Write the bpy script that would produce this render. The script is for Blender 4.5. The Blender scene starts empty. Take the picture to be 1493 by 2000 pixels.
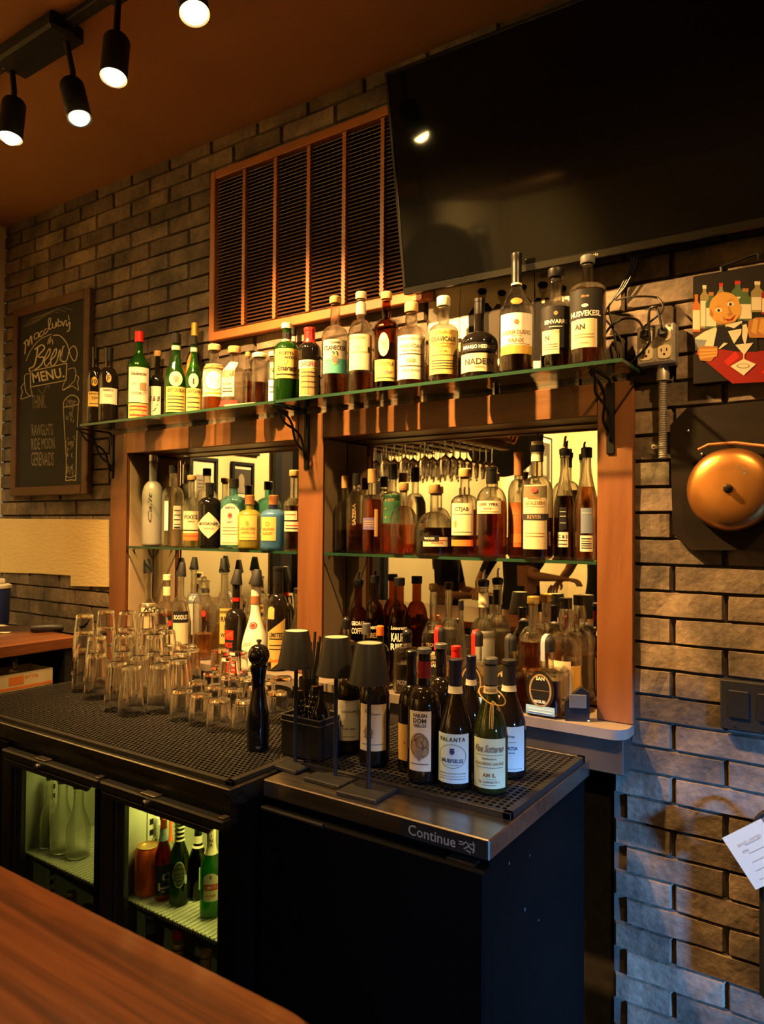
import bpy, bmesh, math, random
from math import sin, cos, pi, radians as rad, sqrt, atan2
from mathutils import Vector, Matrix
import numpy as np
random.seed(7)
sc = bpy.context.scene
col = sc.collection

# ---------------------------------------------------------------- camera
W, H, F = 1493.0, 2000.0, 1424.0
YAW, PITCH, ROLL = rad(34.14), rad(1.154), rad(-0.419)
CAM = np.array([0.0, -2.10, 1.54])
_f = np.array([-sin(YAW)*cos(PITCH), cos(YAW)*cos(PITCH), sin(PITCH)])
_r = np.array([cos(YAW), sin(YAW), 0.0]); _d = np.cross(_f, _r)
CR = cos(ROLL)*_r + sin(ROLL)*_d
CD = -sin(ROLL)*_r + cos(ROLL)*_d
CF = _f
cd = bpy.data.cameras.new('camera'); cam = bpy.data.objects.new('camera', cd); col.objects.link(cam)
cd.sensor_fit = 'HORIZONTAL'; cd.sensor_width = 36.0; cd.lens = 36.0*F/W
cd.dof.use_dof = True; cd.dof.focus_distance = 2.0; cd.dof.aperture_fstop = 8.0
cd.clip_start = 0.02; cd.clip_end = 60
m = Matrix.Identity(4)
for i in range(3):
    m[i][0] = CR[i]; m[i][1] = -CD[i]; m[i][2] = -CF[i]; m[i][3] = CAM[i]
cam.matrix_world = m
sc.camera = cam

def ray(u, v): return (u-W/2)/F*CR + (v-H/2)/F*CD + CF
def onx(u, v, x): d = ray(u, v); return CAM + d*((x-CAM[0])/d[0])
def ony(u, v, y): d = ray(u, v); return CAM + d*((y-CAM[1])/d[1])
def onz(u, v, z): d = ray(u, v); return CAM + d*((z-CAM[2])/d[2])
def proj(p):
    q = np.asarray(p, float)-CAM; z = q@CF
    return W/2+F*(q@CR)/z, H/2+F*(q@CD)/z, z
YM = -0.035                                   # mirror plane, set back in a recess
W0 = -0.155                                   # face of the brick wall
KS = (CAM[1]-W0)/CAM[1]
def sx(x): return x*KS
def sz(z): return CAM[2]+(z-CAM[2])*KS
def mony(u, v, y): p = ony(u, v, 2*YM-y); return np.array([p[0], y, p[2]])
def monx(u, v, x): p = onx(u, v, x); return np.array([x, 2*YM-p[1], p[2]])

# ---------------------------------------------------------------- world, exposure
sc.view_settings.view_transform = 'Standard'
sc.view_settings.look = 'None'
sc.view_settings.gamma = 1.0
sc.view_settings.use_curve_mapping = False
sc.view_settings.exposure = 1.2
world = bpy.data.worlds.new('world'); sc.world = world; world.use_nodes = True
world.node_tree.nodes['Background'].inputs[0].default_value = (0.30, 0.42, 0.60, 1)
world.node_tree.nodes['Background'].inputs[1].default_value = 0.25
cy = sc.cycles
cy.max_bounces = 28; cy.transmission_bounces = 26; cy.glossy_bounces = 6; cy.diffuse_bounces = 4
cy.transparent_max_bounces = 40
cy.caustics_reflective = False; cy.caustics_refractive = False
cy.sample_clamp_indirect = 6.0
cy.use_denoising = True

def spot(name, loc, target, energy, color, size=70, blend=.6, radius=.03):
    l = bpy.data.lights.new(name, 'SPOT'); l.energy = energy; l.color = color
    l.spot_size = rad(size); l.spot_blend = blend; l.shadow_soft_size = radius
    o = bpy.data.objects.new(name, l); col.objects.link(o); o.location = loc
    d = Vector(target)-Vector(loc); o.rotation_euler = d.to_track_quat('-Z', 'Y').to_euler()
    return o
def area(name, loc, target, energy, color, sx, sy):
    l = bpy.data.lights.new(name, 'AREA'); l.energy = energy; l.color = color
    l.shape = 'RECTANGLE'; l.size = sx; l.size_y = sy
    o = bpy.data.objects.new(name, l); col.objects.link(o); o.location = loc
    d = Vector(target)-Vector(loc); o.rotation_euler = d.to_track_quat('-Z', 'Y').to_euler()
    return o
WARM = (1.0, 0.54, 0.17)
# daylight entering through the window in the right wall
area('window_daylight', (4.2, -3.0, 1.75), (-0.5, -0.2, 0.70), 880, (0.12, 0.36, 1.0), 0.40, 0.16)
# track spots above the counter (one per lamp head), see track_head builder for the housings
TRACK_Y = -0.875
ZH = 2.765
HEADS = [  # lens pixel, lens height z, aim, energy
    ((380, 25), ZH, (-0.75, W0, 1.75), 240, 64),
    ((222, 150), ZH, (-1.60, W0-.05, 1.55), 190, 82),
    ((155, 230), ZH, (-2.35, W0, 1.40), 56, 70),
    ((20, 268), ZH, (-2.10, -0.3, 1.2), 90, 66),
]
for k, (px, z, aim, e, cone) in enumerate(HEADS):
    p = onz(px[0], px[1], z)
    a = Vector(aim)-Vector(p); a.normalize()
    spot('track_and_fill_spot', Vector(p)+a*0.034, aim, e, WARM, cone, 1.0, .022)
# fill spot added out of frame to brighten the outlets, bell and side panels
spot('track_and_fill_spot', (0.10, -0.92, ZH), (-0.80, W0-.1, 1.45), 36, WARM, 90, 1.0, .022)
# unseen ceiling lamps, put in to light the room that the mirrors show
for (x, y, t, e) in ((-2.4, -1.9, (-3.9, -1.8, 1.7), 130), (-2.2, -6.2, (-3.9, -7.2, 2.1), 260),
                     (-2.4, -4.2, (-3.9, -4.4, 1.8), 130), (0.6, -3.4, (0.2, -2.6, 0.0), 30)):
    spot('ceiling_spot_light', (x, y, 2.9), t, e*1.25, (1.0, 0.68, 0.28), 110, .8, .05)
# lamp over the bar counter in the foreground
spot('bar_spot_light', (-1.3, -2.0, 2.9), (-1.0, -1.8, 1.0), 19, (1.0, .55, .2), 80, .8, .05)

# ---------------------------------------------------------------- materials
MATS = {}
def P(name, base, rough=.5, metal=0., spec=.5, **kw):
    if name in MATS: return MATS[name]
    mt = bpy.data.materials.new(name); mt.use_nodes = True
    b = mt.node_tree.nodes['Principled BSDF']
    b.inputs['Base Color'].default_value = (*base, 1); b.inputs['Roughness'].default_value = rough
    b.inputs['Metallic'].default_value = metal; b.inputs['Specular IOR Level'].default_value = spec
    for k, v in kw.items():
        b.inputs[k.replace('_', ' ')].default_value = v
    MATS[name] = mt; return mt
def nodes(mt): return mt.node_tree.nodes, mt.node_tree.links
def noisy(name, c0, c1, scale=(8, 8, 8), rough=.6, detail=6, bump=.0, bscale=None, metal=0., spec=.4, lo=.3, hi=.7, rvar=0., dist=0., rand=0., coat=0., **kw):
    """two colours mixed by stretched noise, optional bump and per-object variation"""
    mt = P(name, c0, rough, metal, spec, **kw); N, L = nodes(mt); b = N['Principled BSDF']
    tc = N.new('ShaderNodeTexCoord'); mp = N.new('ShaderNodeMapping'); mp.inputs['Scale'].default_value = scale
    L.new(tc.outputs['Object'], mp.inputs[0])
    ns = N.new('ShaderNodeTexNoise'); ns.inputs['Scale'].default_value = 1; ns.inputs['Detail'].default_value = detail
    ns.inputs['Distortion'].default_value = dist
    L.new(mp.outputs[0], ns.inputs['Vector'])
    rp = N.new('ShaderNodeValToRGB'); rp.color_ramp.elements[0].position = lo; rp.color_ramp.elements[1].position = hi
    rp.color_ramp.elements[0].color = (*c0, 1); rp.color_ramp.elements[1].color = (*c1, 1)
    L.new(ns.outputs[0], rp.inputs[0]); L.new(rp.outputs[0], b.inputs['Base Color'])
    if rand:
        oi = N.new('ShaderNodeObjectInfo'); hs = N.new('ShaderNodeHueSaturation')
        ml = N.new('ShaderNodeMath'); ml.operation = 'MULTIPLY_ADD'; ml.inputs[1].default_value = rand; ml.inputs[2].default_value = 1-rand/2
        L.new(oi.outputs['Random'], ml.inputs[0]); L.new(ml.outputs[0], hs.inputs['Value'])
        L.new(rp.outputs[0], hs.inputs['Color']); L.new(hs.outputs[0], b.inputs['Base Color'])
    if rvar:
        mr = N.new('ShaderNodeMapRange'); mr.inputs[3].default_value = rough-rvar; mr.inputs[4].default_value = rough+rvar
        L.new(ns.outputs[0], mr.inputs[0]); L.new(mr.outputs[0], b.inputs['Roughness'])
    if bump:
        n2 = N.new('ShaderNodeTexNoise'); n2.inputs['Detail'].default_value = 8
        mp2 = N.new('ShaderNodeMapping'); mp2.inputs['Scale'].default_value = bscale or scale
        L.new(tc.outputs['Object'], mp2.inputs[0]); L.new(mp2.outputs[0], n2.inputs['Vector']); n2.inputs['Scale'].default_value = 1
        bp = N.new('ShaderNodeBump'); bp.inputs['Strength'].default_value = bump; bp.inputs['Distance'].default_value = .01
        L.new(n2.outputs[0], bp.inputs['Height']); L.new(bp.outputs[0], b.inputs['Normal'])
    if coat: b.inputs['Coat Weight'].default_value = coat; b.inputs['Coat Roughness'].default_value = .1
    return mt
def wood(name, c0, c1, axis='x', rough=.4, coat=0., k=1., spec=.5):
    s = {'x': (1.2*k, 26*k, 26*k), 'z': (26*k, 26*k, 1.2*k), 'y': (26*k, 1.2*k, 26*k)}[axis]
    return noisy(name, c0, c1, s, rough, 5, .12, tuple(v*3 for v in s), lo=.32, hi=.68, dist=1.2, coat=coat, spec=spec)
def emit(name, c, s):
    mt = bpy.data.materials.new(name); mt.use_nodes = True; N, L = nodes(mt)
    N.remove(N['Principled BSDF']); e = N.new('ShaderNodeEmission'); e.inputs[0].default_value = (*c, 1); e.inputs[1].default_value = s
    L.new(e.outputs[0], N['Material Output'].inputs[0]); MATS[name] = mt; return mt
def thin(name, tint, rough=.02, ior=1.5, edge=.55, haze=0., hazecol=(.8, .8, .8)):
    """thin clear glass: light passes straight through, tinted; Fresnel gloss; deeper tint at the edges"""
    mt = bpy.data.materials.new(name); mt.use_nodes = True; N, L = nodes(mt); N.remove(N['Principled BSDF'])
    ge = N.new('ShaderNodeNewGeometry'); dp = N.new('ShaderNodeVectorMath'); dp.operation = 'DOT_PRODUCT'
    L.new(ge.outputs['Incoming'], dp.inputs[0]); L.new(ge.outputs['Normal'], dp.inputs[1])
    ab = N.new('ShaderNodeMath'); ab.operation = 'ABSOLUTE'; L.new(dp.outputs['Value'], ab.inputs[0])
    om = N.new('ShaderNodeMath'); om.operation = 'SUBTRACT'; om.inputs[0].default_value = 1; L.new(ab.outputs[0], om.inputs[1])
    p2 = N.new('ShaderNodeMath'); p2.operation = 'POWER'; p2.inputs[1].default_value = 2.5; L.new(om.outputs[0], p2.inputs[0])
    p5 = N.new('ShaderNodeMath'); p5.operation = 'POWER'; p5.inputs[1].default_value = 5; L.new(om.outputs[0], p5.inputs[0])
    fr = N.new('ShaderNodeMath'); fr.operation = 'MULTIPLY_ADD'; fr.inputs[1].default_value = .95; fr.inputs[2].default_value = ((ior-1)/(ior+1))**2; L.new(p5.outputs[0], fr.inputs[0])
    mx = N.new('ShaderNodeMix'); mx.data_type = 'RGBA'
    mx.inputs[6].default_value = (*tint, 1); mx.inputs[7].default_value = (*[(t**1.8)*edge for t in tint], 1)
    L.new(p2.outputs[0], mx.inputs[0])
    tr = N.new('ShaderNodeBsdfTransparent'); L.new(mx.outputs[2], tr.inputs[0])
    last = tr
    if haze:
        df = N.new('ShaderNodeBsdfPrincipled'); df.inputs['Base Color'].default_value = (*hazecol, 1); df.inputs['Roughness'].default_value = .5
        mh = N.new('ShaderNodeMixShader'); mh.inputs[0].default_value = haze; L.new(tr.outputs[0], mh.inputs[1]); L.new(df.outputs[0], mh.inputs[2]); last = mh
    gl = N.new('ShaderNodeBsdfGlossy'); gl.inputs['Roughness'].default_value = rough
    ms = N.new('ShaderNodeMixShader'); L.new(fr.outputs[0], ms.inputs[0]); L.new(last.outputs[0], ms.inputs[1]); L.new(gl.outputs[0], ms.inputs[2])
    L.new(ms.outputs[0], N['Material Output'].inputs[0]); MATS[name] = mt; return mt
def liquid(name, c, ior=1.36, rough=0., clear=.35):
    """drink in a bottle: partly refracted, partly passing straight through"""
    mt = P(name, c, rough, Transmission_Weight=1.0, IOR=ior); N, L = nodes(mt); b = N['Principled BSDF']
    tr = N.new('ShaderNodeBsdfTransparent'); tr.inputs[0].default_value = (*[min(1, x*1.05) for x in c], 1)
    ms = N.new('ShaderNodeMixShader'); ms.inputs[0].default_value = clear
    L.new(b.outputs[0], ms.inputs[1]); L.new(tr.outputs[0], ms.inputs[2]); L.new(ms.outputs[0], N['Material Output'].inputs[0]); return mt

def realglass(name, tint, clear):
    """shell glass with true thickness: refraction mixed with straight passage so lamps still light what is behind"""
    mt = P(name, tint, 0.0, Transmission_Weight=1.0, IOR=1.46); N, L = nodes(mt); b = N['Principled BSDF']
    tr = N.new('ShaderNodeBsdfTransparent'); tr.inputs[0].default_value = (*tint, 1)
    ms = N.new('ShaderNodeMixShader'); ms.inputs[0].default_value = clear
    L.new(b.outputs[0], ms.inputs[1]); L.new(tr.outputs[0], ms.inputs[2]); L.new(ms.outputs[0], N['Material Output'].inputs[0]); return mt
# glass
realglass('g_clear', (.99, .985, .96), .25); thin('g_sheet', (.90, .95, .91), edge=.5); thin('g_pane', (.80, .86, .82), edge=.8)
thin('g_green', (.34, .70, .20), edge=.45, haze=.05, hazecol=(.06, .30, .03)); thin('g_dkgreen', (.30, .44, .16), edge=.45); thin('g_brown', (.68, .42, .15), edge=.5)  # faint diffuse haze in g_green stands in for light glowing in the glass
thin('g_teal', (.62, .88, .87), edge=.6, haze=.09, hazecol=(.25, .55, .55)); thin('g_blue', (.60, .80, .95), edge=.7, haze=.20, hazecol=(.16, .40, .72)); thin('g_yellow', (.96, .93, .55), edge=.7, haze=.17, hazecol=(.62, .55, .10))  # coloured diffuse haze imitates the glow of light focused through these bottles
thin('g_frost', (.78, .78, .72), rough=.35, haze=.45, hazecol=(.62, .60, .52)); realglass('g_cup', (1, .995, .98), .0)
P('g_solid', (1, .98, .93), 0.0, Transmission_Weight=1.0, IOR=1.48)
P('g_edge', (.010, .042, .022), .25, spec=.5)
P('g_black', (.006, .005, .004), .06, spec=.6); P('g_wine', (.010, .007, .005), .05, spec=.6)
P('g_winegreen', (.020, .028, .006), .05, spec=.6)
P('g_white', (.86, .78, .60), .18); P('g_grey', (.33, .32, .29), .4)
liquid('l_amber', (.88, .45, .10)); liquid('l_dark', (.20, .055, .012)); liquid('l_red', (.62, .16, .035)); liquid('l_gold', (.93, .66, .25))
liquid('l_copper', (.74, .26, .06)); liquid('l_clear', (.97, .96, .90)); liquid('l_blue', (.55, .80, .96)); liquid('l_yel', (.95, .88, .40)); liquid('l_green', (.20, .52, .10))
liquid('l_black', (.05, .012, .006))
# caps, labels, inks
P('c_black', (.010, .009, .009), .3); P('c_mblack', (.013, .012, .012), .6); P('c_red', (.62, .015, .010), .35); P('c_cork', (.55, .33, .13), .7)
P('c_gold', (.72, .45, .10), .35, .7); P('c_copper', (.42, .17, .06), .4, .3); P('c_cream', (.82, .70, .45), .5); P('c_navy', (.012, .012, .045), .35)
P('c_burg', (.16, .010, .018), .4); P('c_grey', (.10, .10, .095), .5); P('c_silver', (.6, .6, .6), .25, 1.); P('c_tan', (.46, .24, .09), .5)
P('c_steelblue', (.30, .34, .40), .4); P('c_white', (.80, .76, .66), .5); P('c_orange', (.85, .16, .02), .4)
P('p_cream', (.64, .53, .32), .7, spec=.2); P('p_white', (.68, .61, .46), .7, spec=.2); P('p_yellow', (.60, .41, .11), .7, spec=.2); P('p_paper', (.82, .80, .70), .7, spec=.2)
P('p_orange', (.80, .16, .03), .7, spec=.2); P('p_teal', (.10, .42, .34), .7, spec=.2); P('p_red', (.62, .03, .02), .7, spec=.2); P('p_black', (.012, .011, .010), .6, spec=.2)
P('p_blue', (.30, .52, .62), .7, spec=.2); P('p_ltblue', (.55, .74, .74), .7, spec=.2); P('p_tan', (.62, .38, .13), .7, spec=.2); P('p_gold', (.60, .38, .08), .5, .3, spec=.2)
P('p_purple', (.13, .10, .22), .6, spec=.2); P('p_green', (.03, .10, .05), .6, spec=.2); P('p_ltgreen', (.66, .78, .52), .7, spec=.2); P('p_navy', (.02, .03, .10), .6, spec=.2)
P('p_pink', (.80, .52, .36), .7, spec=.2); P('p_steel', (.16, .20, .26), .6, spec=.2); P('p_rust', (.45, .14, .04), .6, spec=.2)
P('i_black', (.02, .015, .012), .7); P('i_red', (.50, .03, .02), .7); P('i_white', (.80, .74, .60), .7); P('i_navy', (.03, .05, .16), .7); P('i_gold', (.26, .14, .03), .6); P('i_grey', (.20, .17, .13), .7); P('i_orange', (.70, .20, .03), .7)
P('i_tan', (.30, .19, .08), .7)
# metals and plastics
P('iron', (.012, .011, .010), .42, .6); P('blk', (.010, .010, .011), .35); P('blk_matte', (.009, .009, .0095), .6, spec=.25); P('blk_rubber', (.013, .012, .011), .5)
noisy('steel', (.34, .31, .27), (.46, .42, .37), (3, 60, 60), .30, metal=1., rvar=.05); noisy('steel_dk', (.20, .19, .18), (.28, .27, .25), (3, 60, 60), .28, metal=1., rvar=.05)
noisy('galv', (.42, .40, .36), (.60, .57, .50), (40, 40, 40), .42, metal=.8)
noisy('blk_enamel', (.0016, .0016, .0018), (.0026, .0026, .0028), (5, 5, 5), .55, rvar=.05, spec=.06, bump=.05, bscale=(60, 60, 60))
P('screen', (.002, .002, .002), .05, spec=.16); P('bezel', (.006, .006, .006), .15)
P('mirror', (.86, .84, .78), .0, 1.)
P('white_pl', (.72, .66, .52), .45)
# ---------------------------------------------------------------- mesh helpers
class MB:
    def __init__(s): s.v = []; s.f = []; s.m = []
    def add(s, vs, fs, mi=0):
        o = len(s.v); s.v += [tuple(map(float, p)) for p in vs]; s.f += [tuple(i+o for i in f) for f in fs]; s.m += [mi]*len(fs); return s
    def box(s, x0, x1, y0, y1, z0, z1, c=0., mi=0):
        X = (min(x0, x1), max(x0, x1)); Y = (min(y0, y1), max(y0, y1)); Z = (min(z0, z1), max(z0, z1))
        if c <= 0:
            vs = [(X[i], Y[j], Z[k]) for i in (0, 1) for j in (0, 1) for k in (0, 1)]
            return s.add(vs, [(0, 1, 3, 2), (4, 6, 7, 5), (0, 4, 5, 1), (2, 3, 7, 6), (0, 2, 6, 4), (1, 5, 7, 3)], mi)
        c = min(c, .45*min(X[1]-X[0], Y[1]-Y[0], Z[1]-Z[0])); E = (X, Y, Z); vs = []; ix = {}
        for i in (0, 1):
            for j in (0, 1):
                for k in (0, 1):
                    for a in range(3):
                        p = []
                        for ax, sgn in enumerate((i, j, k)):
                            val = E[ax][sgn]
                            if ax != a: val += c if sgn == 0 else -c
                            p.append(val)
                        ix[(i, j, k, a)] = len(vs); vs.append(tuple(p))
        fs = []
        for a in range(3):
            b, d = [q for q in range(3) if q != a]
            for sg in (0, 1):
                q = []
                for (e, g) in ((0, 0), (1, 0), (1, 1), (0, 1)):
                    t = [0, 0, 0]; t[a] = sg; t[b] = e; t[d] = g; q.append(ix[(*t, a)])
                fs.append(tuple(q))
        for k in range(3):
            a, b = [q for q in range(3) if q != k]
            for sa in (0, 1):
                for sb in (0, 1):
                    q = []
                    for (kk, ax) in ((0, a), (1, a), (1, b), (0, b)):
                        t = [0, 0, 0]; t[k] = kk; t[a] = sa; t[b] = sb; q.append(ix[(*t, ax)])
                    fs.append(tuple(q))
        for i in (0, 1):
            for j in (0, 1):
                for k in (0, 1): fs.append((ix[(i, j, k, 0)], ix[(i, j, k, 1)], ix[(i, j, k, 2)]))
        return s.add(vs, fs, mi)
    def lathe(s, prof, n=32, o=(0, 0, 0), sec=None, mi=0, closed=False):
        """prof: (r,z) list; r=0 at an end closes it with a fan; closed joins last ring to first"""
        vs = []; rings = []
        for (r, z) in prof:
            if r <= 1e-7: rings.append([len(vs)]); vs.append((o[0], o[1], o[2]+z))
            else:
                st = len(vs)
                for k in range(n):
                    a = 2*pi*k/n; q = r*(sec(a) if sec else 1.)
                    vs.append((o[0]+q*sin(a), o[1]-q*cos(a), o[2]+z))
                rings.append(list(range(st, st+n)))
        fs = []; R = rings+[rings[0]] if closed else rings
        for A, B in zip(R, R[1:]):
            if len(A) == 1 and len(B) == 1: continue
            for k in range(n):
                k2 = (k+1) % n
                if len(A) == 1: fs.append((A[0], B[k], B[k2]))
                elif len(B) == 1: fs.append((A[k2], A[k], B[0]))
                else: fs.append((A[k2], A[k], B[k], B[k2]))
        return s.add(vs, fs, mi)
    def cyl(s, a, b, r0, r1=None, n=16, mi=0):
        r1 = r0 if r1 is None else r1
        return s.tube([a, b], [r0, r1], n, mi)
    def tube(s, pts, r, n=8, mi=0, closed=False):
        pts = [Vector(p) for p in pts]; R = r if isinstance(r, (list, tuple)) else [r]*len(pts)
        T = []
        for i in range(len(pts)):
            a = pts[(i-1) % len(pts)] if closed else pts[max(i-1, 0)]; b = pts[(i+1) % len(pts)] if closed else pts[min(i+1, len(pts)-1)]
            t = b-a; T.append(t.normalized() if t.length > 1e-9 else Vector((0, 0, 1)))
        u = T[0].orthogonal().normalized(); vs = []
        for i, p in enumerate(pts):
            u = (u-T[i]*u.dot(T[i]));
            u = u.normalized() if u.length > 1e-6 else T[i].orthogonal().normalized()
            w = T[i].cross(u)
            for k in range(n):
                a = 2*pi*k/n; vs.append(p+(u*cos(a)+w*sin(a))*R[i])
        fs = []; m_ = len(pts)
        for i in range(m_ if closed else m_-1):
            j = (i+1) % m_
            for k in range(n): fs.append((i*n+k, i*n+(k+1) % n, j*n+(k+1) % n, j*n+k))
        if not closed: fs += [tuple(range(n-1, -1, -1)), tuple((m_-1)*n+k for k in range(n))]
        return s.add(vs, fs, mi)
    def prism(s, poly, y0, y1, mi=0):
        """polygon in (x,z) extruded along y"""
        n = len(poly); vs = [(x, y0, z) for x, z in poly]+[(x, y1, z) for x, z in poly]
        fs = [tuple(range(n)), tuple(range(2*n-1, n-1, -1))]+[(i, (i+1) % n, n+(i+1) % n, n+i) for i in range(n)]
        return s.add(vs, fs, mi)
    def sphere(s, c, r, n=16, mi=0, sq=(1, 1, 1)):
        vs = []; fs = []; m_ = n//2
        for i in range(m_+1):
            t = pi*i/m_
            for k in range(n):
                a = 2*pi*k/n; vs.append((c[0]+r*sq[0]*sin(t)*cos(a), c[1]+r*sq[1]*sin(t)*sin(a), c[2]+r*sq[2]*cos(t)))
        for i in range(m_):
            for k in range(n): fs.append((i*n+k, (i+1)*n+k, (i+1)*n+(k+1) % n, i*n+(k+1) % n))
        return s.add(vs, fs, mi)
    def xform(s, M):
        s.v = [tuple(M @ Vector(p)) for p in s.v]; return s
    def mesh(s, name, mats, smooth=35, fix=True):
        me = bpy.data.meshes.new(name); me.from_pydata(s.v, [], s.f)
        mats = mats if isinstance(mats, (list, tuple)) else [mats]
        for mt in mats: me.materials.append(MATS[mt] if isinstance(mt, str) else mt)
        if any(s.m): me.polygons.foreach_set('material_index', s.m)
        if fix:
            bm = bmesh.new(); bm.from_mesh(me)
            bmesh.ops.remove_doubles(bm, verts=bm.verts, dist=1e-6)
            bmesh.ops.recalc_face_normals(bm, faces=bm.faces); bm.to_mesh(me); bm.free()
        if smooth:
            me.polygons.foreach_set('use_smooth', [True]*len(me.polygons)); me.set_sharp_from_angle(angle=rad(smooth))
        me.update(); return me
    def build(s, name, mats, parent=None, loc=None, rz=0., smooth=35, fix=True):
        return link(name, s.mesh(name, mats, smooth, fix), parent, loc, rz)
def link(name, data, parent=None, loc=None, rz=0.):
    o = bpy.data.objects.new(name, data); col.objects.link(o)
    if parent is not None: o.parent = parent
    if loc is not None: o.location = loc
    if rz: o.rotation_euler = (0, 0, rz)
    return o
def tag(o, label=None, cat=None, group=None, kind=None):
    if label: o['label'] = label
    if cat: o['category'] = cat
    if group: o['group'] = group
    if kind: o['kind'] = kind
    return o
def thing(name, label, cat, loc=(0, 0, 0), rz=0., group=None):
    o = bpy.data.objects.new(name, None); col.objects.link(o); o.location = tuple(map(float, loc)); o.rotation_euler = (0, 0, rz)
    o.empty_display_size = .05
    return tag(o, label, cat, group)
def copy_tree(o, parent=None):
    c = o.copy(); col.objects.link(c); c.parent = parent
    for ch in list(o.children): copy_tree(ch, c)
    return c
def crom(pts, n=6, closed=False):
    """Catmull-Rom through points"""
    P_ = [Vector(p) for p in pts]; out = []; m_ = len(P_)
    g = (lambda i: P_[i % m_]) if closed else (lambda i: P_[min(max(i, 0), m_-1)])
    for i in range(m_ if closed else m_-1):
        a, b, c, d = g(i-1), g(i), g(i+1), g(i+2)
        for k in range(n):
            t = k/n; out.append(.5*((2*b)+(c-a)*t+(2*a-5*b+4*c-d)*t*t+(3*b-a-3*c+d)*t**3))
    if not closed: out.append(P_[-1])
    return out
# ---- text and flat print
_TX = {}
def text2d(txt, bold=0., shear=0., space=1.):
    """(verts, faces, width) of a string at size 1, centred on its bounding box"""
    key = (txt, bold, shear, space)
    if key in _TX: return _TX[key]
    cu = bpy.data.curves.new('t', 'FONT'); cu.body = txt; cu.size = 1; cu.resolution_u = 2; cu.offset = bold; cu.shear = shear; cu.space_character = space
    ob = bpy.data.objects.new('t', cu); me = bpy.data.meshes.new_from_object(ob)
    vs = [tuple(v.co[:2]) for v in me.vertices]; fs = [tuple(p.vertices) for p in me.polygons]
    bpy.data.objects.remove(ob); bpy.data.curves.remove(cu); bpy.data.meshes.remove(me)
    if vs:
        x0 = min(v[0] for v in vs); x1 = max(v[0] for v in vs); y0 = min(v[1] for v in vs); y1 = max(v[1] for v in vs)
        vs = [(x-(x0+x1)/2, y-(y0+y1)/2) for x, y in vs]; r = (vs, fs, x1-x0, y1-y0)
    else: r = ([], [], 1, 1)
    _TX[key] = r; return r
def ribbon(mb, pts, w, mp, mi=0):
    """2D polyline drawn as a flat ribbon, mp maps (a,b) to 3D"""
    n = len(pts)
    if n < 2: return
    L_, R_ = [], []
    for i in range(n):
        a = pts[max(i-1, 0)]; b = pts[min(i+1, n-1)]; dx, dy = b[0]-a[0], b[1]-a[1]; l = math.hypot(dx, dy) or 1
        nx, ny = -dy/l*w/2, dx/l*w/2; L_.append(mp(pts[i][0]+nx, pts[i][1]+ny)); R_.append(mp(pts[i][0]-nx, pts[i][1]-ny))
    mb.add(L_+R_, [(i, i+1, n+i+1, n+i) for i in range(n-1)], mi)
def smooth2(pts, n=5, closed=False): return [(p[0], p[1]) for p in crom([(a, b, 0) for a, b in pts], n, closed)]
def ell2(cx, cy_, a, b, n=28, t0=0, t1=2*pi): return [(cx+a*cos(t0+(t1-t0)*i/n), cy_+b*sin(t0+(t1-t0)*i/n)) for i in range(n+1)]
def puttext(mb, txt, cx, cy_, h, mp, mi=0, width=None, rot=0., bold=.0, shear=0., space=1.):
    vs, fs, w, hh = text2d(txt, bold, shear, space)
    if not vs: return
    sy = h/hh; sx = (width/w) if width else sy
    c, s_ = cos(rot), sin(rot)
    mb.add([mp(cx+x*sx*c-y*sy*s_, cy_+x*sx*s_+y*sy*c) for x, y in vs], fs, mi)
# ---------------------------------------------------------------- bottles
KIND = {  # s0 shoulder start, s1 shoulder end, neck radius fraction, shoulder shape, base fillet
    'bordeaux': (.60, .74, .38, 'round'), 'burgundy': (.42, .80, .36, 'slope'), 'spirit': (.58, .72, .36, 'round'),
    'flask': (.52, .70, .36, 'round'), 'cone': (.45, .86, .40, 'slope'), 'squat': (.44, .60, .27, 'round'), 'tall': (.50, .74, .30, 'slope'),
    'wide': (.30, .66, .22, 'round'), 'square': (.62, .72, .36, 'round'), 'beer': (.50, .78, .40, 'slope'), 'white': (.30, .80, .30, 'slope'), 'port': (.56, .74, .40, 'round'),
}
def make_profile(h, R, kind, nb=None):
    s0, s1, nr, shp = kind; fl = min(.012, R*.3); P_ = []
    for i in range(5): a = pi/2*i/4; P_.append((R-fl+fl*sin(a), fl-fl*cos(a)))
    if kind[3] == 'slope' and s0 < .35:
        # vase-like: widest low down
        for i in range(1, 8): t = i/8; P_.append((R*(1-.10*(1-t)**2*0), fl+(s0*h-fl)*t))
    P_.append((R, s0*h*.5+fl*.5)); P_.append((R, s0*h))
    n = 10; rn = R*nr
    for i in range(1, n+1):
        t = i/n
        if shp == 'round':
            a = t*pi/2; r = rn+(R-rn)*cos(a); z = s0+(s1-s0)*sin(a)
            # fillet into the neck
            z = s0+(s1-s0)*(.80*sin(a)+.20*t)
        else:
            q = t*t*(3-2*t); r = R+(rn-R)*q; z = s0+(s1-s0)*t
        P_.append((r, z*h))
    if nb: # bulbous neck
        zz = (s1+1)/2*.98
        for i in range(1, 6): t = i/6; P_.append((rn*(1+nb*sin(pi*t)), (s1+(.93-s1)*t)*h))
    P_.append((rn*.96, .965*h)); P_.append((rn*1.12, .968*h)); P_.append((rn*1.12, .985*h)); P_.append((rn*.95, .988*h))
    return P_
def interp(prof, z):
    for (r0, z0), (r1, z1) in zip(prof, prof[1:]):
        if z0 <= z <= z1 and z1 > z0: return r0+(r1-r0)*(z-z0)/(z1-z0)
    return prof[-1][0]
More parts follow.
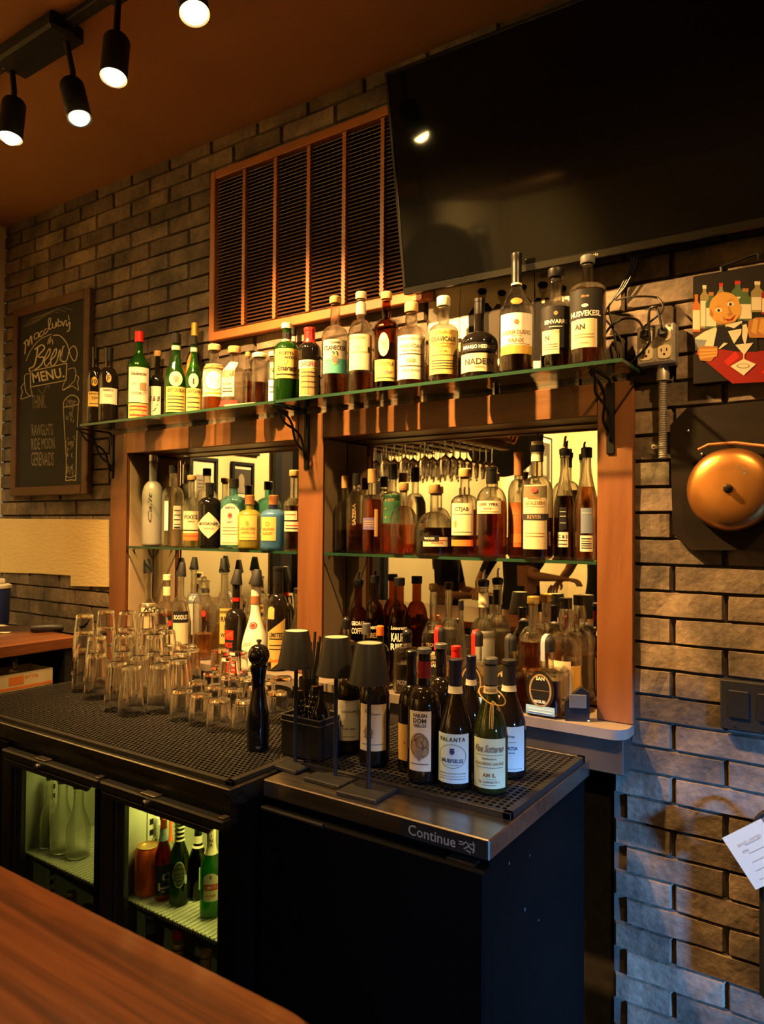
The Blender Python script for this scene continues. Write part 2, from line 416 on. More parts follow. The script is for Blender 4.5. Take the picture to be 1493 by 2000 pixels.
def sqsec(n=6):
    def f(a):
        c, s_ = abs(cos(a)), abs(sin(a)); return 1/((c**n+s_**n)**(1/n))
    return f
class Surf:
    """label surface: (arc offset, height) -> 3D on the bottle, eps proud"""
    def __init__(s, prof, square, az, eps): s.p = prof; s.q = square; s.az = az; s.e = eps
    def __call__(s, a, z):
        r = interp(s.p, z)+s.e
        if s.q:
            x, y = a, -r; c, t = cos(s.az), sin(s.az); return (x*c-y*t, x*t+y*c, z)
        th = a/r+s.az; return (r*sin(th), -r*cos(th), z)
def patch(mb, mp, w, z0, z1, shape='rect', mi=0):
    zc, hz = (z0+z1)/2, (z1-z0)/2
    if shape in ('rect', 'arch', 'tilt', 'notch'):
        nx, nz = 12, 4; vs = []; fs = []
        for j in range(nz+1):
            for i in range(nx+1):
                s_ = -1+2*i/nx; t = -1+2*j/nz
                zt = z1 if shape != 'arch' else z1-(z1-z0)*.16*(s_*s_)
                if shape == 'tilt': off = (z1-z0)*.18*s_
                else: off = 0
                vs.append(mp(w/2*s_, z0+(zt-z0)*(t+1)/2+off))
        for j in range(nz):
            for i in range(nx): a = j*(nx+1)+i; fs.append((a, a+1, a+nx+2, a+nx+1))
        mb.add(vs, fs, mi)
    else:
        n, R_ = 32, 4; vs = [mp(0, zc)]; fs = []
        for k in range(1, R_+1):
            for i in range(n):
                a = 2*pi*i/n; c, s_ = cos(a), sin(a)
                if shape == 'diamond': q = 1/(abs(c)+abs(s_))
                elif shape == 'oct': q = min(1/max(abs(c), abs(s_)), 1.25)
                else: q = 1
                vs.append(mp(w/2*c*q*k/R_, zc+hz*s_*q*k/R_))
        for i in range(n): fs.append((0, 1+i, 1+(i+1) % n))
        for k in range(R_-1):
            for i in range(n): a = 1+k*n+i; b = 1+k*n+(i+1) % n; fs.append((a, b, b+n, a+n))
        mb.add(vs, fs, mi)
def solve_x(u, y, z):
    x = ony(u, 1000, y)[0]
    for _ in range(6):
        e = proj((x, y, z))[0]-u; x -= e/600
    return x
def cap_part(mb, typ, h, ch, prof, rn, tilt):
    z0 = h-ch
    if typ == 'screw':
        r = rn*1.16; mb.lathe([(0, z0), (r, z0), (r, h-.002), (r-.002, h), (0, h)], 24)
    elif typ == 'cork':
        r = rn*1.32; mb.lathe([(0, z0-.006), (rn*.9, z0-.006), (rn*.9, z0), (r-.001, z0), (r, z0+.002), (r, h-.003), (r-.003, h), (0, h)], 24)
    elif typ == 'capsule':
        pts = [(0, z0), (interp(prof, z0)+.0009, z0)]
        for k in range(1, 6): z = z0+(h-z0)*k/6; pts.append((max(interp(prof, min(z, h*.96)), rn)+.0009, z))
        pts += [(rn*1.15, h-.010), (rn*1.15, h-.001), (rn*1.05, h), (0, h)]; mb.lathe(pts, 24)
    elif typ == 'dome':
        r = rn*1.22; pts = [(0, z0), (r, z0), (r, h-r)]+[(r*cos(a), h-r+r*sin(a)) for a in (pi/10, pi/5, .3*pi, .4*pi)]+[(0, h)]; mb.lathe(pts, 24)
    elif typ == 'ball':
        r = ch/2; mb.sphere((0, 0, h-r), r, 20); mb.cyl((0, 0, h-ch-.012), (0, 0, h-ch+.004), rn*.9)
    elif typ == 'pour':
        mb.lathe([(0, z0), (rn*1.1, z0), (rn*1.25, z0+.006), (rn*1.25, z0+.018), (rn*.6, z0+.022), (0, z0+.022)], 20)
    elif typ == 'cover':
        r = rn*1.55; t = tilt
        pts = [(0, 0), (r, 0), (r*1.02, .004), (r*.55, ch-.003), (r*.48, ch), (0, ch)]
        q = MB().lathe(pts, 20); q.xform(Matrix.Translation((0, 0, z0)) @ Matrix.Rotation(t, 4, 'Y')); mb.add(q.v, q.f)
BOTTLES = []
def bottle(u, vt, w, y, z, label, kind='spirit', glass='g_clear', cap=('screw', .03, 'c_black'), labels=(), liq=None, rot=0., name='liquor_bottle', cat='bottle',
           group=None, square=0, nb=None, x=None, h=None, R=None, ring=None, extra=None, tilt=.12):
    """u,vt: pixel column and pixel row of the very top; w: pixel width; y,z: where it stands"""
    kd = KIND[kind] if isinstance(kind, str) else kind
    if x is None: x = solve_x(u, y, z)
    if R is None: R = w/2*proj((x, y, z))[2]/F*.985
    if h is None:
        pu, pv, pz = proj((x, y, z)); h = (pv-vt)*pz/F
        for _ in range(4): h += (proj((x, y, z+h))[1]-vt)*pz/F
    face = atan2(CAM[0]-x, -(CAM[1]-y))           # local -y towards the camera
    t = thing(name, label, cat, (x, y, z), face, group)
    sec = sqsec(square) if square else None
    ty, ch, cm = cap
    hb = h-(ch*.55 if ty in ('cork', 'dome', 'ball') else ch*.2 if ty in ('screw', 'capsule') else ch*.92)
    if ty == 'capsule': hb = h
    prof = make_profile(hb, R, kd, nb); rn = R*kd[2]
    rsec = (lambda a: sec(a-rot)) if sec else None
    opaque = glass in ('g_black', 'g_wine', 'g_winegreen', 'g_white', 'g_grey')
    b = MB()
    def sect_lathe(mb, pr):
        if not sec: return mb.lathe(pr, 32)
        # square body blending to a round neck
        st = []
        n = 40
        rings = []
        for (r, zz) in pr:
            k = max(0., min(1., (r-rn*1.1)/(R-rn*1.1+1e-6)));
            rings.append((r, zz, k))
        vs = []; fs = []; R_ = []
        for (r, zz, k) in rings:
            if r < 1e-7: R_.append([len(vs)]); vs.append((0, 0, zz)); continue
            s0_ = len(vs)
            for i in range(n):
                a = 2*pi*i/n; q = r*(1+(sec(a-rot)-1)*k); vs.append((q*sin(a), -q*cos(a), zz))
            R_.append(list(range(s0_, s0_+n)))
        for A, B in zip(R_, R_[1:]):
            for i in range(n):
                j = (i+1) % n
                if len(A) == 1: fs.append((A[0], B[i], B[j]))
                elif len(B) == 1: fs.append((A[j], A[i], B[0]))
                else: fs.append((A[j], A[i], B[i], B[j]))
        return mb.add(vs, fs)
    if opaque: sect_lathe(b, [(0, .0)]+prof+[(0, prof[-1][1])])
    else:
        th = min(.0030, rn*.28); inner = [(max(r-th, rn*.55), max(zz, .0065)) for r, zz in prof if zz > .004]
        sect_lathe(b, [(0, .001)]+prof+inner[::-1]+[(0, .0065)])
    b.build('glass_body', glass, t, smooth=50)
    if liq:
        lm, lev = liq; th = .0033; zt = lev*hb
        lp = [(0, .0072)]+[(max(r-th, .001), max(zz, .0072)) for r, zz in prof if zz < zt-.002 and zz > .004]
        lp += [(max(interp(prof, zt)-th, .001), zt), (0, zt)]
        lb = MB(); sect_lathe(lb, lp); lb.build('liquid', lm, t, smooth=50)
    c = MB(); cap_part(c, ty, h, ch, prof, rn, tilt); cp = c.build('cap' if ty not in ('pour', 'cover') else 'pourer', cm, t)
    if ty == 'pour':
        p = MB(); z0 = h-ch; p.tube([(0, 0, z0+.018), (0, 0, z0+.03), (.002, 0, h-.004), (.005, 0, h)], [.0045, .0038, .0032, .0028], 10)
        p.build('spout', extra or 'c_silver', cp)
    if ring:
        zr0, zr1, rm = ring; g = MB(); g.lathe([(interp(prof, zr0*h)+.0004, zr0*h)]+[(interp(prof, (zr0+(zr1-zr0)*k/4)*h)+.0014, (zr0+(zr1-zr0)*k/4)*h) for k in range(5)]+[(interp(prof, zr1*h)+.0004, zr1*h)], 24)
        g.build('neck_band', rm, t)
    for k, lb in enumerate(labels):
        az = rad(lb.get('az', 0))+(rot if square else 0); z0, z1 = lb['z'][0]*h, lb['z'][1]*h
        wd = lb['w']*2*R if square else rad(lb.get('span', lb['w']*114.6))*R
        e = .0007+k*.0004
        mb = MB(); mp = Surf(prof, square, az, e); patch(mb, mp, wd, z0, z1, lb.get('shape', 'rect'))
        lo = mb.build('label', lb.get('mat', 'p_cream'), t, fix=False)
        inks = {}
        for tx in lb.get('t', ()):
            s_, tz, th_ = tx[0], tx[1], tx[2]; ink = tx[3] if len(tx) > 3 else 'i_black'; opt = tx[4] if len(tx) > 4 else {}
            q = inks.setdefault(ink, MB()); mp2 = Surf(prof, square, az, e+.0004)
            zz = z0+(z1-z0)*tz; hh = (z1-z0)*th_
            if s_ == '-':      # fine rule or line of small print
                ribbon(q, [(-wd*.4*opt.get('w', 1)+wd*.8*opt.get('w', 1)*i/8, zz) for i in range(9)], hh, mp2)
            elif s_ == 'o':    # ring
                ribbon(q, ell2(opt.get('x', 0)*wd, zz, hh*opt.get('a', 1), hh, 28), opt.get('lw', hh*.12), mp2)
            elif s_ == '@':    # filled blob
                patch(q, (lambda a, zq, m2=mp2, ox=opt.get('x', 0)*wd: m2(a+ox, zq)), 2*hh*opt.get('a', 1), zz-hh, zz+hh, opt.get('shape', 'oval'))
            elif s_ == '#':    # filled bar
                patch(q, (lambda a, zq, m2=mp2, ox=opt.get('x', 0)*wd: m2(a+ox, zq)), wd*opt.get('w', .8), zz-hh/2, zz+hh/2)
            elif s_ == '|':
                mp3 = mp2; ribbon(q, [(opt.get('x', 0)*wd, z0+(z1-z0)*(.1+.8*i/6)) for i in range(7)], hh, mp3)
            else:
                vs, fs, tw, t_h = text2d(s_, opt.get('b', .028), opt.get('sh', 0.), opt.get('sp', 1.))
                mxw = wd*opt.get('fit', .86); sx = hh/t_h; ww = opt['wd']*wd if 'wd' in opt else min(tw*sx, mxw)
                puttext(q, s_, opt.get('x', 0)*wd, zz, hh, mp2, width=ww, bold=opt.get('b', .028), shear=opt.get('sh', 0.), space=opt.get('sp', 1.), rot=opt.get('rot', 0.))
        for ink, q in inks.items():
            if q.v: q.build('print', ink, lo, smooth=0, fix=False)
    BOTTLES.append([t, R*(1.12 if square else 1.0), x, y, h])
    return t
def relax(items, xb, yb, n=300, fixed=()):
    """slide things standing on one surface apart until none overlap, mostly along the line of sight; items = [obj, R, x, y, ...]"""
    for it in range(n):
        moved = False
        for i in range(len(items)):
            for j in range(i):
                a, b = items[i], items[j]; dx, dy = a[2]-b[2], a[3]-b[3]; d = math.hypot(dx, dy) or 1e-6; ov = a[1]+b[1]+.0008-d
                if ov > 0:
                    moved = True; vx, vy = (a[2]+b[2])/2-CAM[0], (a[3]+b[3])/2-CAM[1]; l = math.hypot(vx, vy); vx /= l; vy /= l
                    k = (dx*vx+dy*vy)/d; px, py = dx/d-k*vx, dy/d-k*vy           # split into along-sight and across
                    s_ = .5 if k >= 0 else -.5
                    k2 = k if abs(k) > .15 else (.15 if k >= 0 else -.15)
                    mx_, my_ = (k2*vx+px*.45)*ov*.5, (k2*vy+py*.45)*ov*.5
                    a[2] += mx_; a[3] += my_; b[2] -= mx_; b[3] -= my_
        for a in items:
            x0, x1 = xb; a[2] = min(max(a[2], x0+a[1]), x1-a[1]); y0, y1 = yb; a[3] = min(max(a[3], y0+a[1]), y1-a[1]) if y1-y0 > 2*a[1] else (y0+y1)/2
        if not moved: break
    for a in items:
        for o in (a[0] if isinstance(a[0], list) else [a[0]]): o.location.x, o.location.y = a[2], a[3]
def L(z0, z1, w, mat='p_cream', t=(), **k): return dict(z=(z0, z1), w=w, mat=mat, t=t, **k)
# ---------------------------------------------------------------- the room
ZC = sz(3.145); XL, XR, YB = sx(-3.9), 2.6, -8.0
noisy('ceiling_paint', (.25, .115, .040), (.30, .14, .05), (2, 2, 2), .85)
noisy('floor_dark', (.020, .018, .016), (.035, .03, .026), (3, 3, 3), .5)
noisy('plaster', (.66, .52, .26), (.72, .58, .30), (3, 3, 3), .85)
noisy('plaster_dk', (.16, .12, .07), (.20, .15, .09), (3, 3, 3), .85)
noisy('mortar', (.045, .036, .027), (.075, .060, .045), (30, 30, 30), .95)
# brick: mottled grey brown with rust and pale scuffs
def brickmat(name, c0, c1, c2):
    mt = P(name, c0, .72, spec=.35); N, L_ = nodes(mt); b = N['Principled BSDF']
    g = N.new('ShaderNodeNewGeometry'); oi = N.new('ShaderNodeObjectInfo')
    n1 = N.new('ShaderNodeTexNoise'); n1.inputs['Scale'].default_value = 9; n1.inputs['Detail'].default_value = 5
    n2 = N.new('ShaderNodeTexNoise'); n2.inputs['Scale'].default_value = 55; n2.inputs['Detail'].default_value = 6
    for n in (n1, n2): L_.new(g.outputs['Position'], n.inputs['Vector'])
    rp = N.new('ShaderNodeValToRGB'); e = rp.color_ramp.elements; e[0].position = .32; e[0].color = (*c0, 1); e[1].position = .70; e[1].color = (*c2, 1)
    k = e.new(.5); k.color = (*c1, 1); L_.new(n1.outputs[0], rp.inputs[0])
    hs = N.new('ShaderNodeHueSaturation'); mr = N.new('ShaderNodeMapRange'); mr.inputs[3].default_value = .60; mr.inputs[4].default_value = 1.35
    ad = N.new('ShaderNodeMath'); ad.operation = 'ADD'; fr = N.new('ShaderNodeMath'); fr.operation = 'FRACT'
    L_.new(oi.outputs['Random'], ad.inputs[0]); L_.new(g.outputs['Random Per Island'], ad.inputs[1]); L_.new(ad.outputs[0], fr.inputs[0])
    L_.new(fr.outputs[0], mr.inputs[0]); L_.new(mr.outputs[0], hs.inputs['Value']); L_.new(rp.outputs[0], hs.inputs['Color'])
    mx = N.new('ShaderNodeMix'); mx.data_type = 'RGBA'; mx.blend_type = 'OVERLAY'; mx.inputs[0].default_value = .55
    L_.new(hs.outputs[0], mx.inputs[6]); L_.new(n2.outputs[0], mx.inputs[7]); L_.new(mx.outputs[2], b.inputs['Base Color'])
    bp = N.new('ShaderNodeBump'); bp.inputs['Strength'].default_value = .55; bp.inputs['Distance'].default_value = .006
    L_.new(n2.outputs[0], bp.inputs['Height']); L_.new(bp.outputs[0], b.inputs['Normal']); return mt
brickmat('brick', (.062, .048, .036), (.125, .092, .064), (.20, .145, .095))

NX0, NX1, NZ0, NZ1 = -2.695, -.535, .96, 1.915        # niche for the back bar
_w = MB().box(XL, NX0, W0+.004, .12, 0, ZC+.05).box(NX1, XR, W0+.004, .12, .95, ZC+.05).box(-.575, XR, W0+.004, .12, 0, .9499).box(NX0, NX1, W0+.004, .12, NZ1, ZC+.05).box(NX0, NX1, -.01, .12, 0, NZ1).box(NX1, -.575, -.01, .12, 0, .9499)
wb = _w.build('wall_back', 'mortar'); tag(wb, kind='structure')
tag(MB().box(XL-.1, XL, YB, W0, 0, ZC+.05).build('wall_left', 'plaster'), kind='structure')
tag(MB().box(XL-.1, XR+.1, YB-.1, YB, 0, ZC+.05).build('wall_rear', 'plaster'), kind='structure')
# right wall with an unseen window opening, edges shaped to limit the daylight beam
wr = MB(); wy0, wy1, wz0, wz1 = -2.31, -1.25, .35, 1.55
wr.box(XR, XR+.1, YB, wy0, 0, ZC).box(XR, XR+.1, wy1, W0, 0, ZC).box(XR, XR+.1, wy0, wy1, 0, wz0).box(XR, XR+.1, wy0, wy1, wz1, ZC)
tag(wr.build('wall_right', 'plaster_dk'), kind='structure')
wn = MB()
for a, b_ in ((wy0, wy0+.04), (wy1-.04, wy1)): wn.box(XR, XR+.08, a, b_, wz0, wz1)
for a, b_ in ((wz0, wz0+.04), (wz1-.04, wz1)): wn.box(XR, XR+.08, wy0, wy1, a, b_)
w1 = wn.build('window_1', 'blk_matte'); tag(w1, kind='structure')
MB().box(XR+.045, XR+.051, wy0+.04, wy1-.04, wz0+.04, wz1-.04).build('pane', 'g_pane', w1)
tag(MB().box(XL-.1, XR+.1, YB-.1, .12, -.1, 0).build('floor', 'floor_dark'), kind='structure')
tag(MB().box(XL-.1, XR+.1, YB-.1, .12, ZC, ZC+.1).build('ceiling', 'ceiling_paint'), kind='structure')

# ---- brickwork: every brick its own piece where it shows large, the rest joined
BC, BL, GAP = .0665, .2426, .0052
z_base = sz(1.010)-15*BC
def brick_mesh(seed, w):
    r = random.Random(seed); m_ = MB(); h_ = BC-GAP; d = .010; nx = 4
    # uneven front: 2 x (nx+1) front points inset, bevelled towards the wall
    vs = []; fs = []
    xs = [-.5+i/nx for i in range(nx+1)]
    for j in (0, 1):
        for i, q in enumerate(xs):
            vs.append((q*w*(1-.012/w*1), -d-r.uniform(-.0022, .0022), (j-.5)*(h_-.004)+r.uniform(-.0008, .0008)))
    for j in (0, 1):
        for i, q in enumerate(xs): vs.append((q*w, .004, (j-.5)*h_))
    n = nx+1
    for i in range(nx):
        fs.append((i, i+1, n+i+1, n+i)); fs.append((2*n+i, 2*n+i+1, i+1, i)); fs.append((n+i, n+i+1, 3*n+i+1, 3*n+i))
    fs += [(2*n, 0, n, 3*n), (nx, 2*n+nx, 3*n+nx, n+nx)]
    m_.add(vs, fs); return m_
bv = {}
def bmesh_of(kind, seed):
    k = (kind, seed)
    if k not in bv: bv[k] = brick_mesh(seed*131+(7 if kind=='f' else int(kind*1000)), BL-GAP if kind == 'f' else kind)
    return bv[k]
# zones that hide the wall (world x,z rectangles on the wall)
hide = [(NX0, NX1+.01, .96, NZ1), (sx(-2.15), sx(-1.25), sz(2.30), sz(2.90)), (sx(-3.70), sx(-3.16), sz(1.71), sz(2.62)), (-1.0, .6, sz(2.33), 3.1), (-3.2, -.577, -.1, 1.0), (-.28, .5, 1.93, 2.14), (-.34, .5, 1.54, 1.78)]
cand = []
for c in range(0, int((ZC-z_base)/BC)+1):
    z0 = z_base+c*BC; zc = z0+BC/2
    if zc-.02 > ZC: continue
    off = sx(-.4586) if c % 2 == 0 else sx(-.3275)
    k0 = int((XL-off)/BL)-1
    for k in range(k0, k0+40):
        x0 = off+k*BL; x1 = x0+BL
        if x1 < XL or x0 > 1.3: continue
        if any(a < x0 and x1 < b_ and lo < z0 and z0+BC < hi for a, b_, lo, hi in hide): continue
        a0, a1 = max(x0, XL), x1
        if zc < .97:
            if a1 < -.57: continue
            a0 = max(a0, -.575)
        elif NZ0 < zc < NZ1:
            if a0 < NX0 < a1: a1 = NX0
            elif a0 < NX1 < a1: a0 = NX1
        if a1-a0 < .03: continue
        pu, pv, pz = proj(((a0+a1)/2, W0, zc)); pu1 = proj((a1, W0, zc))[0]; pu0 = proj((a0, W0, zc))[0]
        if not (pu1 > -20 and pu0 < 1560 and -60 < pv < 2060): vis = 0
        else: vis = (pu1-pu0)*F*BC/pz
        cand.append((vis, (a0+a1)/2, zc, a1-a0, c, k))
cand.sort(reverse=True)
bmeshes = {}
rest = MB()
for i, (vis, xc, zc, wd, c, k) in enumerate(cand):
    full = abs(wd-BL) < 1e-4; sd = (c*7+k*3) % 9
    key = ('f', sd) if full else (round(wd-GAP, 4), sd)
    zfit = min(1, (ZC-(zc-BC/2)-.001)/(BC-GAP*.5))
    if vis > 0 and i < 300 and zfit > .99:
        if key not in bmeshes: bmeshes[key] = bmesh_of(*key).mesh('brick', 'brick', smooth=0)
        link('brick', bmeshes[key], wb, (xc, W0, zc))
    else:
        q = bmesh_of(*key)
        rest.add([(x+xc, y+W0, min(z+zc, ZC-.001)) for x, y, z in q.v], q.f)
tag(rest.build('brickwork', 'brick', wb, smooth=0, fix=False), kind='stuff')

# ---- cream splash panel on the wall by the left counter
noisy('cream_panel', (.62, .46, .20), (.70, .53, .25), (3, 3, 3), .45, bump=.25, bscale=(30, 30, 90))
def wp(u, v, y=W0-.014): p = ony(u, v, y); return (p[0], p[2])
pl = [wp(213, 1146), wp(213, 1015), wp(2, 1013), wp(2, 1118), wp(80, 1120), wp(140, 1124), wp(140, 1144)]
o = MB().prism(pl, W0-.019, W0-.0125).build('splash_panel', 'cream_panel'); tag(o, 'cream textured splash panel on the brick wall under the chalkboard', 'wall panel')

# pale box high on the left wall edge
t = thing('wall_box', 'small white plastic box on the pale left wall beside the chalkboard', 'wall box', (XL, W0-.10, sz(1.95)))
MB().box(.0, .035, -.05, .05, -.075, .075, .008).build('box_body', 'white_pl', t); MB().box(.035, .04, -.02, .02, -.11, -.03, .002).build('cover', 'white_pl', t)

# ---- glow track on the ceiling
trk = thing('light_track', 'black ceiling track that carries the spotlights', 'light track', (-2.0, TRACK_Y, ZC))
MB().box(-1.6, 2.4, -.018, .018, -.022, 0, .003).build('rail', 'blk_matte', trk)
cx_ = onz(120, 120, ZC-.03)[0]+2.0
MB().box(cx_-.16, cx_+.16, -.055, .055, -.05, 0, .008).build('feed_canopy', 'blk_matte', trk)
emit('lens_glow', (1.0, .66, .22), 160.0); emit('lens_soft', (1.0, .78, .45), 12.0)
hd_names = ['black spotlight head at the right of the group, glaring towards the bar', 'black spotlight head beside the track feed box, glaring lens', 'black cylinder spotlight head tilted away, showing a soft lit rim', 'black spotlight head above the chalkboard end of the track']
for k, (px, z, aim, e, cone) in enumerate(HEADS):
    p = Vector(onz(px[0], px[1], z)); top = Vector((p.x, TRACK_Y, ZC-.022)); ax = (Vector(aim)-p).normalized()
    t = thing('track_spotlight', hd_names[k], 'spotlight', p, group='spotlights on the ceiling track')
    L_ = .125; R_ = .036
    hx = Vector(((.30, -.10, -1), (.12, -.16, -1), (.34, .02, -1), (.05, -.12, -1))[k]).normalized()     # the cans hang almost straight down
    ax = hx; b = p-ax*L_
    rot = ax.to_track_quat('-Z', 'Y').to_matrix().to_4x4()
    q = MB().lathe([(R_*.86, -.002), (R_, -.004), (R_, L_-.01), (R_*.85, L_), (0, L_)], 28); q.lathe([(R_*.86, -.002), (R_*.80, .02), (0, .02)], 28)
    q.xform(rot); q.build('housing', 'blk_matte', t)
    q = MB().lathe([(0, .016), (R_*.76, .016), (R_*.80, .006), (R_*.70, -.008), (R_*.42, -.017), (0, -.020)], 24); q.xform(rot); q.build('lens', 'lens_soft' if k == 2 else 'lens_glow', t)
    jp = b+ax*L_*.15-p
    q = MB().tube([jp, Vector((jp.x, jp.y, jp.z+.05)), top-p], [.009, .009, .009], 10); q.box((top-p).x-.03, (top-p).x+.03, (top-p).y-.016, (top-p).y+.016, (top-p).z-.022, (top-p).z, .003)
    q.build('stem', 'blk_matte', t)
# ---------------------------------------------------------------- back bar frame with mirrors
noisy('frame_wood', (.135, .046, .014), (.21, .080, .027), (14, 14, 2.2), .42, bump=.15, bscale=(60, 60, 12), lo=.3, hi=.72, dist=.8, spec=.5)
noisy('frame_wood_h', (.16, .056, .017), (.25, .098, .033), (2.2, 14, 14), .36, bump=.10, bscale=(12, 60, 60), lo=.3, hi=.72, dist=.8, spec=.5)
noisy('side_panel', (.38, .26, .145), (.50, .37, .23), (6, 6, 4), .38, bump=.08, bscale=(90, 90, 90))
noisy('ledge_top', (.16, .13, .10), (.24, .20, .16), (8, 8, 8), .32)
YF = -.18; ZL = 1.035; ZI = 1.452; ZS = 1.944
SX = [(-2.703, -2.599), (-1.654, -1.550), (-.613, -.518)]
fr = thing('back_bar_frame', 'brown wooden back bar frame with two mirrored bays', 'back bar', (-1.61, -.1, ZL))
fx, fy, fz = -1.61, -.1, ZL
def FB(name, mat, x0, x1, y0, y1, z0, z1, c=.003): return MB().box(x0-fx, x1-fx, y0-fy, y1-fy, z0-fz, z1-fz, c).build(name, mat, fr)
ZTOP = 1.925; ZO = 1.838
for (a, b) in SX: FB('stile', 'frame_wood', a, b, YF, YF+.022, ZL, ZTOP)
for (a, b) in ((SX[0][1], SX[1][0]), (SX[1][1], SX[2][0])):
    FB('top_rail', 'frame_wood_h', a+.0008, b-.0008, YF, YF+.022, ZO, ZTOP)
    FB('soffit', 'frame_wood_h', a, b, YF+.0225, YM, ZO+.004, ZO+.016)
    FB('edge_bead', 'frame_wood', a-.0005, a+.010, YF-.004, YF+.0, ZL, ZO, .001)
    mi_ = MB().box(a-fx, b-fx, YM-fy, YM+.004-fy, 0.002, ZO-fz).build('mirror', 'mirror', fr, smooth=0)
    FB('side_panel', 'side_panel', a-.014, a, YF+.0225, YM, ZL, ZO)
    FB('side_panel', 'side_panel', b, b+.014, YF+.0225, YM, ZL, ZO)
    for s_ in (a+.006, b-.006):
        for yy in (YF+.04, YM-.03):
            q = MB().cyl((s_-.004-fx, yy-fy, ZI-.014-fz), (s_+.004-fx, yy-fy, ZI-.014-fz), .004, n=8); q.build('shelf_pin', 'c_silver', fr)
FB('back_panel', 'frame_wood', SX[0][0]+.002, SX[2][1]-.002, YM+.005, -.0115, ZL, NZ1-.002)
FB('end_panel', 'frame_wood', SX[2][1]-.012, SX[2][1]-.001, YF+.0225, YM+.004, ZL, ZTOP-.002)
FB('end_panel', 'frame_wood', SX[0][0]+.001, SX[0][0]+.012, YF+.0225, YM+.004, ZL, ZTOP-.002)
# ledge that the frame stands on
lg = thing('back_ledge', 'dark ledge with a rounded stone lip running under the mirrors', 'ledge', (-1.7, -.13, .955))
o = MB()
poly = []
xr = -.52
pts = [(-2.72, -.05), (-2.72, -.252)]+[(xr-.04+.04*sin(a), -.252+.04-.04*cos(a)) for a in (0, .4, .8, 1.2, pi/2)]+[(xr, -.165), (-.54, -.165), (-.54, -.05)]
n = len(pts); vs = [(x+1.7, y+.13, ZL-.026-.955) for x, y in pts]+[(x+1.7, y+.13, ZL-.0005-.955) for x, y in pts]
o.add(vs, [tuple(range(n)), tuple(range(n, 2*n))]+[(i, (i+1) % n, n+(i+1) % n, n+i) for i in range(n)]); o.build('lip', 'ledge_top', lg)
MB().box(-2.71+1.7, -.527+1.7, -.238+.13, -.166+.13, -.035, ZL-.0265-.955, .002).build('riser', noisy('riser_dark', (.030, .024, .020), (.05, .04, .032), (8, 8, 8), .5), lg)
MB().box(-1.18+1.7, -.62+1.7, -.215+.13, -.205+.13, ZL-.955, ZL+.004-.955, .001).build('metal_trim', 'c_silver', lg)

# ---- glass shelves
def sheet(name, label, x0, x1, y0, y1, z1, th=.009, cham=None):
    t = thing(name, label, 'shelf', ((x0+x1)/2, (y0+y1)/2, z1-th), group='green edged glass shelves')
    cx, cy_ = (x0+x1)/2, (y0+y1)/2
    MB().box(x0-cx, x1-cx, y0+.0012-cy_, y1-cy_, 0, th).build('glass_sheet', 'g_sheet', t, smooth=0)
    MB().box(x0-cx, x1-cx, y0-cy_, y0+.001-cy_, 0, th).build('front_edge', 'g_edge', t, smooth=0)
    MB().box(x1-cx+.0002, x1-cx+.0012, y0-cy_, y1-cy_, 0, th).build('end_edge', 'g_edge', t, smooth=0)
    return t
sheet('glass_shelf', 'long glass top shelf on iron brackets, its chalkboard half', -2.655, -1.602, -.36, W0-.016, ZS)
sheet('glass_shelf', 'long glass top shelf on iron brackets, its television half', -1.598, -.497, -.36, W0-.016, ZS)
sheet('glass_shelf', 'short glass shelf inside the narrower mirrored bay with the gin bottles', SX[0][1]+.003, SX[1][0]-.003, YF+.002, YM-.004, ZI)
sheet('glass_shelf', 'short glass shelf inside the mirrored bay with the whiskey bottles', SX[1][1]+.003, SX[2][0]-.003, YF+.002, YM-.004, ZI)
# ---- wrought iron brackets
def bracket(x, label):
    t = thing('shelf_bracket', label, 'bracket', (x, YF, ZS-.009), group='twisted iron shelf brackets')
    MB().box(-.011, .011, -.006, 0, -.20, -.012, .002).build('wall_bar', 'iron', t)
    q = MB(); q.tube(crom([(0, -.004, -.06), (0, -.006, -.02), (0, -.02, -.006), (0, -.06, -.0042), (0, -.175, -.0042)], 5), .0042, 8); q.build('arm', 'iron', t)
    # two rods twisting round each other from arm tip to foot
    A = Vector((0, -.165, -.008)); B = Vector((0, -.004, -.165)); D = B-A; nrm = D.cross(Vector((1, 0, 0))).normalized()
    for ph in (0, pi):
        pts = []
        for i in range(37):
            s_ = i/36; env = sin(pi*s_)**.35 if 0 < s_ < 1 else 0
            sag = -.018*sin(pi*s_)
            a = s_*2.5*2*pi/2+ph
            pts.append(A+D*s_+nrm*(sin(a)*.013*env+sag)+Vector((cos(a)*.009*env, 0, 0)))
        MB().tube(pts, .0042, 8).build('twisted_rod', 'iron', t)
    return t
bx = [ony(220, 880, YF)[0], ony(600, 860, YF)[0], ony(1194, 800, YF)[0]]
bracket(bx[0], 'black twisted iron bracket beside the chalkboard'); bracket(bx[1], 'black twisted iron bracket on the middle stile'); bracket(bx[2], 'black twisted iron bracket near the outlet box')

